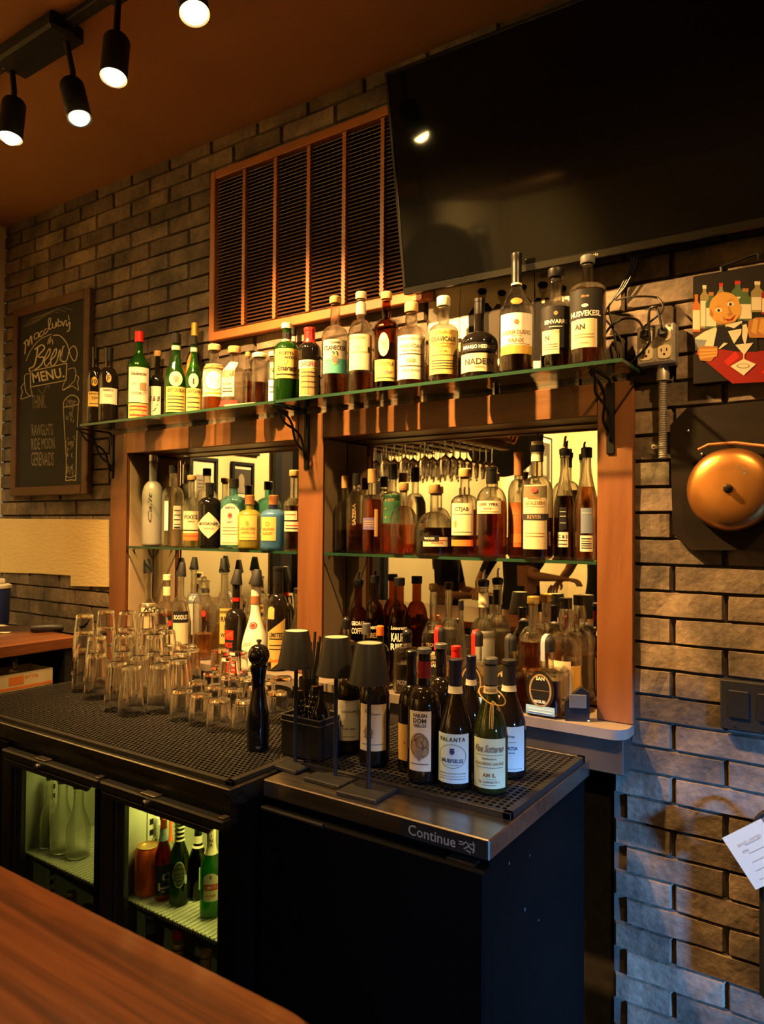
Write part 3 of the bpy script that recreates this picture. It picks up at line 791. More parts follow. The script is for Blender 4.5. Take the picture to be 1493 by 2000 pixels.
# ---------------------------------------------------------------- louvred panel
noisy('copper_paint', (.26, .085, .022), (.34, .115, .03), (4, 4, 4), .45, spec=.5); P('slat_dark', (.055, .019, .008), .5)
lx0, lx1, lz0, lz1 = sx(-2.252), sx(-1.205), sz(2.288), sz(2.985)
lv = thing('louvre_panel', 'copper brown louvred vent panel with narrow slats on the brick wall', 'vent panel', ((lx0+lx1)/2, W0-.012, lz0))
lw, lh = lx1-lx0, lz1-lz0
b = MB()
MB().box(-lw/2, lw/2, -.006, 0, 0, lh).build('back_plate', 'slat_dark', lv)
MB().box(-lw/2, -lw/2+.026, -.036, -.006, 0, lh, .003).build('frame_stile', 'copper_paint', lv); MB().box(lw/2-.026, lw/2, -.036, -.006, 0, lh, .003).build('frame_stile', 'copper_paint', lv)
MB().box(-lw/2+.0265, lw/2-.0265, -.036, -.006, 0, .034, .003).build('frame_rail', 'copper_paint', lv); MB().box(-lw/2+.0265, lw/2-.0265, -.036, -.006, lh-.03, lh, .003).build('frame_rail', 'copper_paint', lv)
ncol, nrow = 6, 44
iw = lw-.053; cw = iw/ncol
zs0, zs1 = .038, lh-.034; pit = (zs1-zs0)/nrow
sm = MB(); hw = cw/2-.0075
sm.add([(-hw, -.004, .004), (hw, -.004, .004), (hw, -.020, -.0075), (-hw, -.020, -.0075), (-hw, -.004, .007), (hw, -.004, .007), (hw, -.021, -.0050), (-hw, -.021, -.0050)],
       [(0, 1, 2, 3), (4, 5, 6, 7), (0, 1, 5, 4), (2, 3, 7, 6), (1, 2, 6, 5), (0, 3, 7, 4)])
smesh = sm.mesh('slat', 'slat_dark', smooth=0)
for c in range(ncol):
    xc = -iw/2+cw*(c+.5)
    for r in range(nrow): link('slat', smesh, lv, (xc, -.006, zs0+pit*(r+.6)))
    if c:
        xm = -iw/2+cw*c; m_ = MB(); pts = []
        for r in range(nrow):
            z = zs0+pit*r; pts.append((z, .0055)); pts.append((z+pit*.85, .0095))
        n = len(pts); poly = [(xm-w_, z) for z, w_ in pts]+[(xm+w_, z) for z, w_ in reversed(pts)]
        m_.prism(poly, -.036, -.008); m_.build('mullion', 'copper_paint', lv, smooth=0)

# ---------------------------------------------------------------- television
tvB = Vector(ony(790, 577, -.26)); tvT = Vector(onx(760, 150, tvB.x)); up = (tvT-tvB).normalized(); th_ = atan2(-(up.y), up.z)+.04
tv = thing('television', 'large black flat television tilted down over the bottle shelf', 'television', tvB); tv.rotation_euler = (th_, 0, rad(1.5))
tw, thh = 1.22, (tvT-tvB).length
MB().box(0, tw, 0, .035, 0, thh, .004).build('tv_body', 'bezel', tv)
MB().box(.012, tw-.012, -.0015, -.0002, .022, thh-.012).build('screen', 'screen', tv, smooth=0)
q = MB(); q.box(0, tw, -.004, -.0002, 0, .020, .002); q.box(0, .010, -.004, -.0002, .0205, thh, .002); q.box(tw-.010, tw, -.004, -.0002, .0205, thh, .002); q.box(.0102, tw-.0102, -.004, -.0002, thh-.010, thh, .002); bz = q.build('bezel', 'bezel', tv)
q = MB(); puttext(q, 'oric', .575, .010, .007, lambda a, z: (a, -.0044, z), space=1.2, bold=.02); q.build('logo', P('logo_grey', (.55, .50, .42), .4), bz, smooth=0, fix=False)
MB().box(.3, .9, .035, .08, .15, .45, .005).build('rear_housing', 'bezel', tv)
q = MB().box(.45, .75, .08, .12, .2, .5, .005); q.build('wall_mount', 'iron', tv)

# ---------------------------------------------------------------- chalkboard
X0, X1, Z0, Z1 = sx(-3.745), ony(171, 800, W0-.042)[0], sz(1.684), sz(2.665)
cbd = thing('chalkboard', 'tall chalkboard beer menu in a dark wooden frame', 'chalkboard', ((X0+X1)/2, W0-.012, Z0))
ccx = (X0+X1)/2; bw = (X1-X0)/2; bh = Z1-Z0; fw = .042
noisy('cb_wood', (.060, .026, .012), (.11, .048, .02), (6, 6, 20), .5)
MB().box(-bw, -bw+fw, -.030, 0, 0, bh, .004).build('frame_side', 'cb_wood', cbd); MB().box(bw-fw, bw, -.030, 0, 0, bh, .004).build('frame_side', 'cb_wood', cbd)
MB().box(-bw+fw, bw-fw, -.030, 0, 0, fw, .004).build('frame_bottom', 'cb_wood', cbd); MB().box(-bw+fw, bw-fw, -.030, 0, bh-fw, bh, .004).build('frame_top', 'cb_wood', cbd)
bd = MB().box(-bw+fw, bw-fw, -.014, 0, fw, bh-fw).build('slate', noisy('slate', (.012, .011, .009), (.022, .020, .016), (5, 5, 5), .8), cbd, smooth=0)
P('chalk', (.62, .55, .40), .9); P('chalk_dim', (.24, .21, .16), .9)
def cb(x, y):   # crop pixel -> point on the slate, local to the chalkboard
    p = ony(x/4.446, 550+y/4.446, W0-.0275); return (p[0]-ccx, -.0150, p[2]-Z0)
ck = MB()
def stroke(pts, w=7, dim=0, n=5):
    ribbon(ck, smooth2(pts, n), w, cb, dim)
def word(txt, x0, y0, x1, y1, h, dim=0, **k):
    rot = atan2(y1-y0, x1-x0); L_ = math.hypot(x1-x0, y1-y0)
    vs, fs, w, hh = text2d(txt, k.get('bold', 0), k.get('shear', 0)); sx = L_/w; sy = h/hh
    ck.add([cb((x0+x1)/2+x*sx*cos(rot)+y*sy*sin(rot), (y0+y1)/2+x*sx*sin(rot)-y*sy*cos(rot)) for x, y in vs], fs, dim)
# name script rising to the right
stroke([(215, 630), (222, 540), (205, 540), (240, 505), (246, 560), (268, 470), (278, 545)], 9)
stroke([(330, 440), (300, 460), (300, 500), (330, 480), (332, 440), (340, 485)], 7); stroke([(370, 425), (345, 450), (352, 478), (380, 455)], 7); stroke([(405, 405), (382, 430), (390, 455), (412, 430)], 7)
stroke([(412, 430), (432, 370), (440, 320), (420, 330), (428, 410), (450, 400)], 7); stroke([(455, 360), (458, 400), (480, 395), (486, 350), (492, 395)], 7)
stroke([(505, 320), (505, 385), (530, 375), (530, 345), (508, 350)], 7); stroke([(545, 345), (548, 385), (565, 340), (580, 345)], 7); stroke([(575, 355), (580, 385), (605, 350), (600, 420), (580, 432)], 7); stroke([(592, 290), (600, 335)], 6)
# arch and 'it'
stroke([(225, 690), (270, 590), (350, 500), (450, 455)], 5); stroke([(460, 468), (520, 470), (580, 540), (615, 650), (650, 690), (670, 620), (645, 560), (605, 590), (580, 680), (545, 700)], 7)
stroke([(410, 545), (425, 500), (440, 480), (425, 540), (450, 500), (458, 545)], 5)
# Beer in looping script
stroke([(300, 590), (360, 550), (385, 580), (330, 650), (380, 660), (350, 730), (270, 780), (255, 755), (300, 720), (330, 560)], 11, n=7)
for x in (385, 440): stroke([(x-5, 680), (x+30, 600), (x+50, 585), (x+40, 640), (x, 690), (x+15, 735), (x+55, 690)], 9, n=6)
stroke([(495, 690), (520, 590), (525, 690), (545, 575), (560, 560)], 9); stroke([(530, 640), (535, 690), (555, 690)], 8)
# MENU banner
stroke([(262, 780), (580, 708)], 7); stroke([(580, 708), (572, 858)], 7); stroke([(572, 858), (265, 915)], 7); stroke([(265, 915), (262, 780)], 7)
word('MENU.', 280, 838, 552, 788, 88, bold=.02)
stroke([(258, 800), (212, 815), (225, 960), (280, 995), (262, 920)], 5, n=2); stroke([(212, 880), (180, 920), (195, 960), (178, 1020), (270, 990)], 5, n=2)
stroke([(588, 765), (650, 750), (648, 860), (540, 945), (560, 870)], 5, n=2); stroke([(650, 810), (685, 830), (672, 880), (682, 945), (625, 905), (550, 945)], 5, n=2)
stroke([(330, 930), (370, 975), (400, 915), (430, 905), (425, 935)], 4, 1)
word('THINK.', 275, 1045, 398, 1040, 115, 1); word('RAWGLHTS', 275, 1290, 458, 1283, 100, 1); word('RIDE MOON', 272, 1412, 474, 1402, 100, 1); word('GERENAIDS', 270, 1540, 466, 1540, 120, 1)
# beer glass
stroke([(550, 1085), (560, 1030), (620, 985), (675, 1010), (680, 1060), (620, 1080), (550, 1090)], 6); stroke([(550, 1090), (560, 1300), (575, 1560), (570, 1730)], 5); stroke([(680, 1065), (665, 1400), (658, 1725)], 5); stroke([(570, 1730), (615, 1722), (658, 1725)], 6); stroke([(570, 1690), (615, 1700), (660, 1680)], 4)
rr = random.Random(3)
for k in range(70):
    yy = rr.choice([rr.uniform(1020, 1070), rr.uniform(1100, 1200), rr.uniform(1330, 1500), rr.uniform(1560, 1660)]); xx = rr.uniform(575, 650)
    stroke([(xx, yy), (xx+rr.uniform(-14, 14), yy+rr.uniform(4, 26)), (xx+rr.uniform(-10, 10), yy+rr.uniform(10, 40))], rr.uniform(4, 9), 1, 2)
for k in range(6): stroke([(200+k*20, 400-k*8), (260+k*50, 330-k*20), (330+k*60, 300-k*10)], 3, 1)
ck.build('chalk_drawing', ['chalk', 'chalk_dim'], bd, smooth=0, fix=False)
# ---------------------------------------------------------------- poster behind the bottles
YW = W0-.0125
def wpt(u, v, y=-.0125): p = ony(u, v, y+W0); return Vector((p[0], y+W0, p[2]))
def flat(name, parent, base, items, y, mats, mpf):
    """stack of flat painted shapes, each a hair proud of the last; items = (poly, mat index)"""
    mb = MB()
    for k, (poly, mi) in enumerate(items):
        mb.add([mpf(a, b, y-.00005*(k+1)) for a, b in poly], [tuple(range(len(poly)))], mi)
    return mb.build(name, mats, parent, smooth=0, fix=False)
pA = wpt(838, 720); pz0, pz1 = sz(2.02), sz(2.34); px0, px1 = pA.x, wpt(1150, 600).x
ps = thing('poster', 'cream poster with black and white figures on the wall behind the bottles', 'poster', (px0, YW, pz0))
MB().box(0, px1-px0, -.004, 0, 0, pz1-pz0).build('paper', 'p_white', ps, smooth=0)
P('art_black', (.008, .007, .006), .8, spec=.1); P('art_grey', (.045, .038, .03), .8, spec=.1); P('art_skin', (.34, .26, .16), .8, spec=.1)
def c7(x, y, yy): p = ony(820+x/3.393, 480+y/3.393, YW); return (p[0]-px0, yy, p[2]-pz0)
def figure(x, y, s, ca):
    it = []
    it.append(([(x-80*s, y+420*s), (x-88*s, y+130*s), (x-34*s, y+58*s), (x+34*s, y+58*s), (x+88*s, y+130*s), (x+80*s, y+420*s)], ca))
    it.append(([(x-12*s, y+40*s), (x+12*s, y+40*s), (x+10*s, y+90*s), (x-6*s, y+90*s)], 2))
    it.append((ell2(x, y+8*s, 26*s, 36*s, 16)[:-1], 2)); it.append((ell2(x, y-14*s, 30*s, 22*s, 14)[:-1], 0))
    for e in (-9, 9): it.append((ell2(x+e*s, y+6*s, 4*s, 3*s, 8)[:-1], 0))
    it.append(([(x-9*s, y+26*s), (x+9*s, y+26*s), (x, y+30*s)], 0)); return it
its = []
for (x, y, s, ca) in ((420, 320, 1.05, 0), (550, 330, 1.0, 1), (690, 290, .9, 0), (822, 280, 1.15, 0), (950, 300, 1.0, 1), (272, 640, .7, 0)): its += figure(x, y, s, ca)
its += [([(765, 165), (985, 120), (985, 125), (765, 170)], 0), ([(765, 165), (770, 165), (770, 560), (765, 560)], 0), ([(275, 290), (278, 290), (270, 600), (267, 600)], 0), ([(808, 185), (872, 175), (872, 210), (808, 220)], 2)]
flat('picture', ps, None, its, -.0042, ['art_black', 'art_grey', 'art_skin'], c7)

# ---------------------------------------------------------------- painting of a bartender
ax0, az0 = ony(1356, 762, W0-.03)[0], sz(1.918)+.004; aw, ah = ony(1180+1700/4.77, 640, W0-.0408)[0]-ax0+.002, .268
pt = thing('painting', 'canvas painting of a bald bartender pouring a martini before a row of bottles', 'painting', (ax0, YW, az0))
cv = MB().box(0, aw, -.028, 0, 0, ah, .002).build('canvas', P('cv_dark', (.006, .004, .003), .6, spec=.12), pt)
P('a_red', (0.150, 0.009, 0.006), .45, spec=.15); P('a_red2', (0.275, 0.015, 0.010), .45, spec=.15); P('a_skin', (0.310, 0.165, 0.035), .45, spec=.15); P('a_skin2', (0.210, 0.090, 0.025), .45, spec=.15); P('a_white', (0.370, 0.330, 0.230), .45, spec=.15); P('a_bottle', (0.150, 0.120, 0.050), .45, spec=.15); P('a_green', (0.040, 0.070, 0.025), .45, spec=.15); P('a_blk', (.005, .004, .004), .6, spec=.12); P('a_orange', (0.250, 0.075, 0.015), .45, spec=.15); P('a_dk', (0.030, 0.013, 0.009), .45, spec=.15); P('a_blue', (0.120, 0.135, 0.135), .45, spec=.15)
AM = ['a_red', 'a_red2', 'a_skin', 'a_skin2', 'a_white', 'a_bottle', 'a_green', 'a_blk', 'a_orange', 'a_dk', 'a_blue']
AI = {n: i for i, n in enumerate(AM)}
def c8(x, y, yy): p = ony(1180+x/4.77, 480+y/4.77, W0-.0408); return (p[0]-ax0, yy, p[2]-az0)
it = []
def ap(m_, pts): it.append((pts, AI[m_]))
ap('a_dk', [(832, 780), (1700, 640), (1700, 800), (832, 850)])
def artbottle(x, yt, yb, w, m_, cap='a_orange', lab=True):
    ap(m_, [(x-w, yb), (x-w, yt+90), (x-w*.4, yt+55), (x-w*.4, yt), (x+w*.4, yt), (x+w*.4, yt+55), (x+w, yt+90), (x+w, yb)])
    ap(cap, [(x-w*.45, yt+25), (x-w*.45, yt-8), (x+w*.45, yt-8), (x+w*.45, yt+25)])
    if lab: ap('a_white', [(x-w*.9, yb-20), (x-w*.9, yt+140), (x+w*.9, yt+140), (x+w*.9, yb-20)])
for a in ((862, 460, 800, 36, 'a_orange', 'a_orange'), (938, 375, 770, 40, 'a_bottle', 'a_white'), (1000, 440, 770, 52, 'a_green', 'a_skin2'), (1092, 355, 740, 40, 'a_bottle', 'a_red2'), (1248, 335, 700, 60, 'a_green', 'a_red2'), (1322, 405, 700, 62, 'a_green', 'a_skin2'), (1432, 340, 620, 60, 'a_bottle', 'a_white'), (1530, 350, 640, 60, 'a_red', 'a_orange'), (1610, 340, 640, 60, 'a_green', 'a_white')): artbottle(*a)
ap('a_red', [(852, 1000), (1060, 960), (1400, 985), (1700, 960), (1700, 1260), (1200, 1285)]); ap('a_red2', [(1120, 1080), (1230, 980), (1265, 1040), (1160, 1120)]); ap('a_red2', [(1460, 1180), (1700, 1010), (1700, 1240)])
# body, head
ap('a_white', [(850, 860), (940, 800), (1040, 760), (1080, 800), (1030, 960), (900, 960), (852, 920)]); ap('a_blue', [(850, 870), (960, 880), (930, 960), (852, 980)])
ap('a_blk', [(1020, 950), (1060, 760), (1140, 735), (1290, 690), (1420, 740), (1440, 990), (1230, 985)]); ap('a_white', [(1130, 740), (1290, 700), (1280, 820), (1215, 915)])
ap('a_blk', [(1140, 750), (1215, 770), (1285, 720), (1290, 775), (1215, 785), (1150, 800)])
ap('a_skin', ell2(1130, 585, 146, 152, 30)[:-1]); ap('a_skin', [(1010, 640), (1280, 560), (1275, 640), (1220, 715), (1110, 735), (1050, 700)])
for (ex, ey) in ((1072, 602), (1182, 545)):
    ap('a_white', ell2(ex, ey, 34, 20, 16)[:-1]); ap('a_blk', ell2(ex, ey+2, 13, 14, 12)[:-1]); ap('a_skin2', [(ex-48, ey-18), (ex, ey-46), (ex+46, ey-40), (ex, ey-38)])
ap('a_skin2', [(1000, 590), (985, 640), (1010, 665), (1022, 640)]); ap('a_skin2', [(1168, 560), (1182, 600), (1205, 640), (1170, 662), (1150, 640), (1172, 625), (1160, 580)]); ap('a_skin2', [(1040, 690), (1110, 735), (1220, 715), (1275, 640), (1225, 700), (1120, 720)]); ap('a_skin2', [(1110, 660), (1118, 700), (1126, 700), (1120, 660)]); ap('a_red', [(1120, 680), (1180, 685), (1232, 640), (1200, 695), (1150, 702)])
# hands, glass
ap('a_skin2', [(870, 980), (900, 935), (1060, 940), (1065, 1000), (1000, 1080), (900, 1070)])
for k in range(3): ap('a_skin', [(895, 965+k*34), (1058, 958+k*28), (1056, 978+k*28), (895, 985+k*34)])
ap('a_skin2', [(1340, 800), (1350, 700), (1420, 670), (1700, 660), (1700, 860), (1360, 860)])
for k in range(3): ap('a_skin', [(1372+k*68, 800), (1400+k*66, 680), (1440+k*66, 690), (1420+k*68, 830)])
ap('a_white', [(1295, 740), (1330, 730), (1345, 790), (1335, 860), (1318, 940), (1290, 850)]); ap('a_white', [(1225, 925), (1395, 905), (1310, 1020)]); ap('a_white', [(1302, 1010), (1312, 1010), (1310, 1110), (1300, 1110)])
ap('a_white', [(1180, 1125), (1305, 1055), (1420, 1105), (1305, 1210)]); ap('a_bottle', ell2(1302, 1122, 62, 24, 20)[:-1]); ap('a_white', ell2(1302, 1120, 50, 17, 20)[:-1]); ap('a_white', [(1068, 965), (1120, 905), (1160, 910), (1090, 960)])
flat('picture', cv, None, [([(min(x, 1180+4.77*360), y) for x, y in p_], m_) for p_, m_ in it], -.0281, AM, c8)
q = MB(); hp = Vector(c8(1090, 320, -.02)); q.tube(crom([hp, hp+Vector((0, 0, .025)), hp+Vector((.002, 0, .035)), hp+Vector((.03, 0, .04)), hp+Vector((.075, 0, .05)), hp+Vector((.08, 0, .035))], 5), .003, 8); q.build('hanging_wire', 'iron', pt)

# ---------------------------------------------------------------- outlet box, conduit, cables
o0 = ony(1246, 715, W0-.05); ob = thing('outlet_box', 'galvanized outlet box with four receptacles on the brick wall', 'outlet', (o0[0], YW, o0[2]-.002)); OX, OZ = o0[0], o0[2]-.002
ow, oh = .092, .100
bo = MB().box(0, ow, -.045, 0, 0, oh, .004).build('box_body', 'galv', ob)
cp_ = MB().box(.003, ow-.003, -.049, -.0452, .004, oh-.004, .0015).build('cover_plate', 'galv', ob)
P('rec', (.78, .66, .44), .4)
for i in (0, 1):
    for j in (0, 1):
        cx, cz = .025+.043*i, .028+.043*j
        r_ = MB(); poly = [(cx+.0155*max(-1, min(1, 1.25*cos(a))), cz+.0165*max(-1, min(1, 1.12*sin(a)))) for a in [2*pi*k/24 for k in range(24)]]
        r_.prism(poly, -.052, -.0492); ro = r_.build('receptacle', 'rec', ob, smooth=0)
        s_ = MB(); s_.box(cx-.008, cx-.0055, -.0524, -.0515, cz, cz+.008); s_.box(cx+.005, cx+.0075, -.0524, -.0515, cz, cz+.008); s_.prism(ell2(cx, cz-.007, .0028, .0028, 10)[:-1], -.0524, -.0515); s_.build('slots', 'art_black', ro, smooth=0)
for (a, b) in ((.010, .008), (.085, .008), (.014, .1), (.085, .1), (.049, .008)): MB().cyl((a*.93, -.0495, b*.93), (a*.93, -.051, b*.93), .0035, n=10).build('screw', 'c_silver', ob)
cdt = thing('conduit', 'flexible metal conduit hanging from the outlet box', 'conduit', (OX+.058, YW, OZ-.2355))
MB().lathe([(.013, .196), (.016, .196), (.016, .215), (.012, .2345), (.0, .2345)], 16, (0, -.022, 0)).build('connector', 'galv', cdt)
q = MB(); pr = []; nt = 34
for k in range(nt): z = .0+.196*k/nt; pr += [(.0085, z), (.0105, z+.196/nt*.35), (.0105, z+.196/nt*.65), (.0085, z+.196/nt*.98)]
q.lathe([(0, 0)]+pr+[(0, .196)], 14, (0, -.022, 0)); q.build('spiral_sleeve', 'galv', cdt)
P('cord', (.010, .009, .008), .4)
def plug(i, j, pts, label):
    cx, cz = .025+.043*i, .028+.043*j; o = Vector((OX+cx, YW-.052, OZ+cz+.002))
    t = thing('power_cord', label, 'power cord', o, group=None)
    MB().box(-.011, .011, -.022, .0, -.010, .010, .004).build('plug', 'blk_rubber', t)
    P_ = [Vector((0, -.02, .004)), Vector((.0, -.03, .012))]+[wpt(u, v, yy)-o for u, v, yy in pts]
    MB().tube(crom(P_, 6), .0032, 8).build('cord', 'cord', t); return t
plug(0, 1, [(1245, 625, -.06), (1222, 622, -.05), (1200, 632, -.04), (1184, 650, -.03), (1172, 675, -.03), (1165, 700, -.04)], 'black power cord plugged in beside the loose cord loop')
plug(1, 1, [(1285, 604, -.08), (1277, 600, -.085), (1269, 607, -.08), (1268, 640, -.085), (1270, 665, -.09), (1262, 680, -.08), (1245, 697, -.06), (1228, 712, -.05), (1205, 716, -.03)], 'black power cord looping down over the receptacles')
for k, (pts, lab) in enumerate((([(1241, 502, -.05), (1233, 530, -.03), (1215, 565, -.025), (1195, 590, -.03), (1182, 612, -.03), (1175, 640, -.03)], 'black television cable hanging down to the bottle shelf'),
                       ([(1247, 498, -.05), (1240, 525, -.035), (1222, 560, -.03), (1203, 585, -.03), (1230, 580, -.045), (1278, 580, -.05), (1294, 592, -.06), (1294, 608, -.07), (1275, 625, -.075), (1250, 645, -.05)], 'black cable bending from the television across to the outlet box'),
                       ([(1184, 625, -.03), (1200, 645, -.03), (1215, 665, -.03), (1219, 690, -.03), (1217, 705, -.03)], 'short black cable curling behind the last bottle'),
                       ([(1236, 500, -.05), (1228, 532, -.028), (1208, 570, -.025), (1190, 600, -.03), (1198, 640, -.03), (1205, 680, -.03), (1209, 702, -.03)], 'second black television cable falling behind the shelf end'))):
    P_ = [wpt(*p) for p in pts]; o = P_[-1]; co = MB().tube([p-o for p in crom(P_, 6)], .0026, 8).build('cable', 'cord', loc=o); tag(co, lab, 'cable')
# pale letters on the conduit
lt = wpt(1271, 873, -.02); q = MB(); puttext(q, 'CI', .0, 0, .012, lambda a, z: (a, 0, z), bold=.05)
vs = list(q.v); q2 = MB(); q2.add(vs, q.f); q2.add([(x, -.003, z) for x, y, z in vs], q.f)
o = q2.build('wall_letters', 'p_white', loc=(lt.x+.008, W0-.016, lt.z), smooth=0, fix=False); tag(o, 'small pale letters C I on the brick beside the conduit', 'letters')

# ---------------------------------------------------------------- bell on its board
def c1(x, y, yy=-.03): p = ony(1220+x/5.469, 780+y/5.469, yy+W0); return p
board = [(490, 280), (670, 95), (1493, 15), (1900, -10), (1900, 1610), (720, 1610), (520, 1440)]
bp_ = [c1(x, y, -.032) for x, y in board]; B0 = bp_[5]
bl = thing('bell_board', 'dark octagonal wooden board holding the brass bell', 'board', (B0[0], YW, B0[2]))
noisy('board_wood', (.007, .0042, .003), (.013, .008, .005), (3, 20, 20), .6, spec=.12)
q = MB().prism([(p[0]-B0[0], p[2]-B0[2]) for p in bp_], -.022, 0); q.build('board', 'board_wood', bl, smooth=0)
for (x, y) in ((685, 335), (830, 585)): p = c1(x, y, -.035); MB().sphere((p[0]-B0[0], -.0225, p[2]-B0[2]), .004, 10).build('screw', 'c_silver', bl)
q = MB(); q.tube([Vector(c1(x, y, -.055))-Vector((B0[0], YW, B0[2])) for x, y in ((790, 540), (900, 485), (1180, 465), (1493, 500), (1700, 560))], .004, 8); q.build('hanger_strap', 'c_copper', bl)
noisy('brass', (.48, .20, .05), (.58, .27, .075), (6, 6, 6), .34, metal=.9, rvar=.10, lo=.35, hi=.65)
bc = c1(1130, 960, -.06); be = thing('wall_bell', 'round brass alarm bell with a dark centre bolt', 'bell', (bc[0], YW-.022, bc[2]))
Rb = .099
pr = [(Rb*1.0, -.002), (Rb*1.01, -.006), (Rb, -.014), (Rb*.97, -.026), (Rb*.90, -.037), (Rb*.78, -.045), (Rb*.55, -.050), (Rb*.25, -.0525), (0, -.053)]
q = MB().lathe([(r, -z) for r, z in pr], 56); q.lathe([(Rb*1.0, .002), (Rb*.94, .004), (Rb*.93, .015), (Rb*.8, .035), (0, .045)], 56); q.xform(Matrix.Rotation(pi/2, 4, 'X')); q.build('gong', 'brass', be, smooth=40)
q = MB().lathe([(0, .0), (.010, 0), (.0105, .004), (.007, .007), (.0075, .012), (.006, .017), (0, .019)], 20); q.xform(Matrix.Translation((0, -.0525, 0)) @ Matrix.Rotation(pi/2, 4, 'X')); q.build('centre_bolt', 'iron', be)
q = MB(); puttext(q, 'EJ  1860', .028, .047, .007, lambda a, z: (a, -.0506+.0, z), rot=-.45); puttext(q, '048', .031, .036, .006, lambda a, z: (a, -.0512, z), rot=-.45); q.build('stamp', 'i_grey', be, smooth=0, fix=False)

# ---------------------------------------------------------------- black box and receipts lower on the right wall
k0 = ony(1408, 1422, W0-.03); vb = thing('wall_socket_box', 'flat black metal box set on the brick wall under the bell', 'wall box', (k0[0], YW, k0[2]))
MB().box(0, .24, -.022, 0, 0, .118, .003).build('box_body', 'blk_matte', vb)
for k in (0, 1, 2): MB().box(.018+k*.062, .062+k*.062, -.026, -.0222, .030, .095, .002).build('rocker', 'blk', vb)
for k in (0, 1, 2): MB().cyl((.03+.06*k, -.0222, .012), (.03+.06*k, -.024, .012), .003, n=8).build('screw', 'c_silver', vb)
hk = thing('receipt_holder', 'black wall holder on the brick wall with papers in it', 'paper holder', (-.215, YW, .50))
MB().box(-.005, .30, -.11, 0, 0, .30, .01).build('pocket', 'blk_matte', hk)
q = MB(); q.tube([Vector((-.012+.05*cos(a)+.045, -.085, .36+.055*sin(a))) for a in [k*2*pi/24 for k in range(24)]], .006, 8, closed=True); q.build('ring', 'blk_matte', hk)
MB().box(.0, .30, -.10, -.03, .30, .37, .01).build('back_rest', 'blk_matte', hk)
def receipt(c, w_, h_, rz, label, lines):
    t = thing('receipt', label, 'receipt', c); t.rotation_euler = (rad(-8), rz, 0)
    pp = MB().box(-w_/2, w_/2, -.0008, 0, -h_/2, h_/2).build('paper', P('slip_paper', (.36, .38, .32), .7, spec=.2), t, smooth=0)
    q = MB()
    for (s_, x, z, hh, ro) in lines: puttext(q, s_, x, z, hh, lambda a, zz: (a, -.0011, zz), rot=ro)
    for k in range(5): ribbon(q, [(-w_*.3+k*.004, -h_*.38+k*h_*.15), (w_*.25, -h_*.38+k*h_*.15)], .0012, lambda a, zz: (a, -.0011, zz))
    q.build('print', 'i_grey', pp, smooth=0, fix=False)
rc = wpt(1482, 1668, -.14)
receipt(rc, .10, .115, rad(-38), 'white printed slip tilted in the black holder on the wall', [('BAND LIMITED', 0, .03, .006, pi/2*0), ('4785', -.02, .015, .006, 0), ('NO. 29', .02, -.045, .005, 0)])
# ---------------------------------------------------------------- left refrigerator with glass doors
ZT = .95
FX0, FX1, FYF, FYB = -2.49, -1.20, -.93, -.255
rf = thing('glass_door_fridge', 'black under-counter fridge with glass doors and a steel top', 'fridge', ((FX0+FX1)/2, -.6, 0))
ox, oy = (FX0+FX1)/2, -.6
def RB(name, mat, x0, x1, y0, y1, z0, z1, c=.003, par=None, smooth=35): return MB().box(x0-ox, x1-ox, y0-oy, y1-oy, z0, z1, c).build(name, mat, par or rf, smooth=smooth)
RB('worktop', 'steel_dk', FX0, FX1, FYF, FYB, .905, ZT, .0025)
noisy('fridge_in', (.50, .52, .36), (.56, .58, .40), (4, 4, 4), .6)
D1, D2, DS = (-2.108, -1.648), (-1.642, -1.196), -1.645
RB('side_wall', 'blk_enamel', FX1-.035, FX1-.005, -.90, FYB, .06, .904); RB('side_wall', 'blk_enamel', FX0, FX0+.03, -.90, FYB, .06, .904)
RB('back_wall', 'fridge_in', FX0+.03, FX1-.035, FYB-.035, FYB-.005, .06, .904); RB('cabinet_base', 'blk_enamel', FX0+.02, FX1-.02, -.88, FYB, .0, .058)
RB('interior_ceiling', 'fridge_in', FX0+.03, FX1-.035, -.90, FYB-.035, .885, .904)
RB('divider', 'fridge_in', DS-.012, DS+.012, -.895, FYB-.036, .06, .884)
RB('inner_lining', 'fridge_in', FX1-.042, FX1-.0355, -.895, FYB-.036, .06, .884); RB('inner_lining', 'fridge_in', D1[0]+.004, D1[0]+.012, -.895, FYB-.036, .06, .884)
RB('end_grille', 'blk_enamel', FX0, D1[0]-.004, -.93, -.90, .08, .90)
RB('top_band', 'blk', FX0, FX1-.004, FYF+.0105, FYF+.03, .866, .9045, .001)
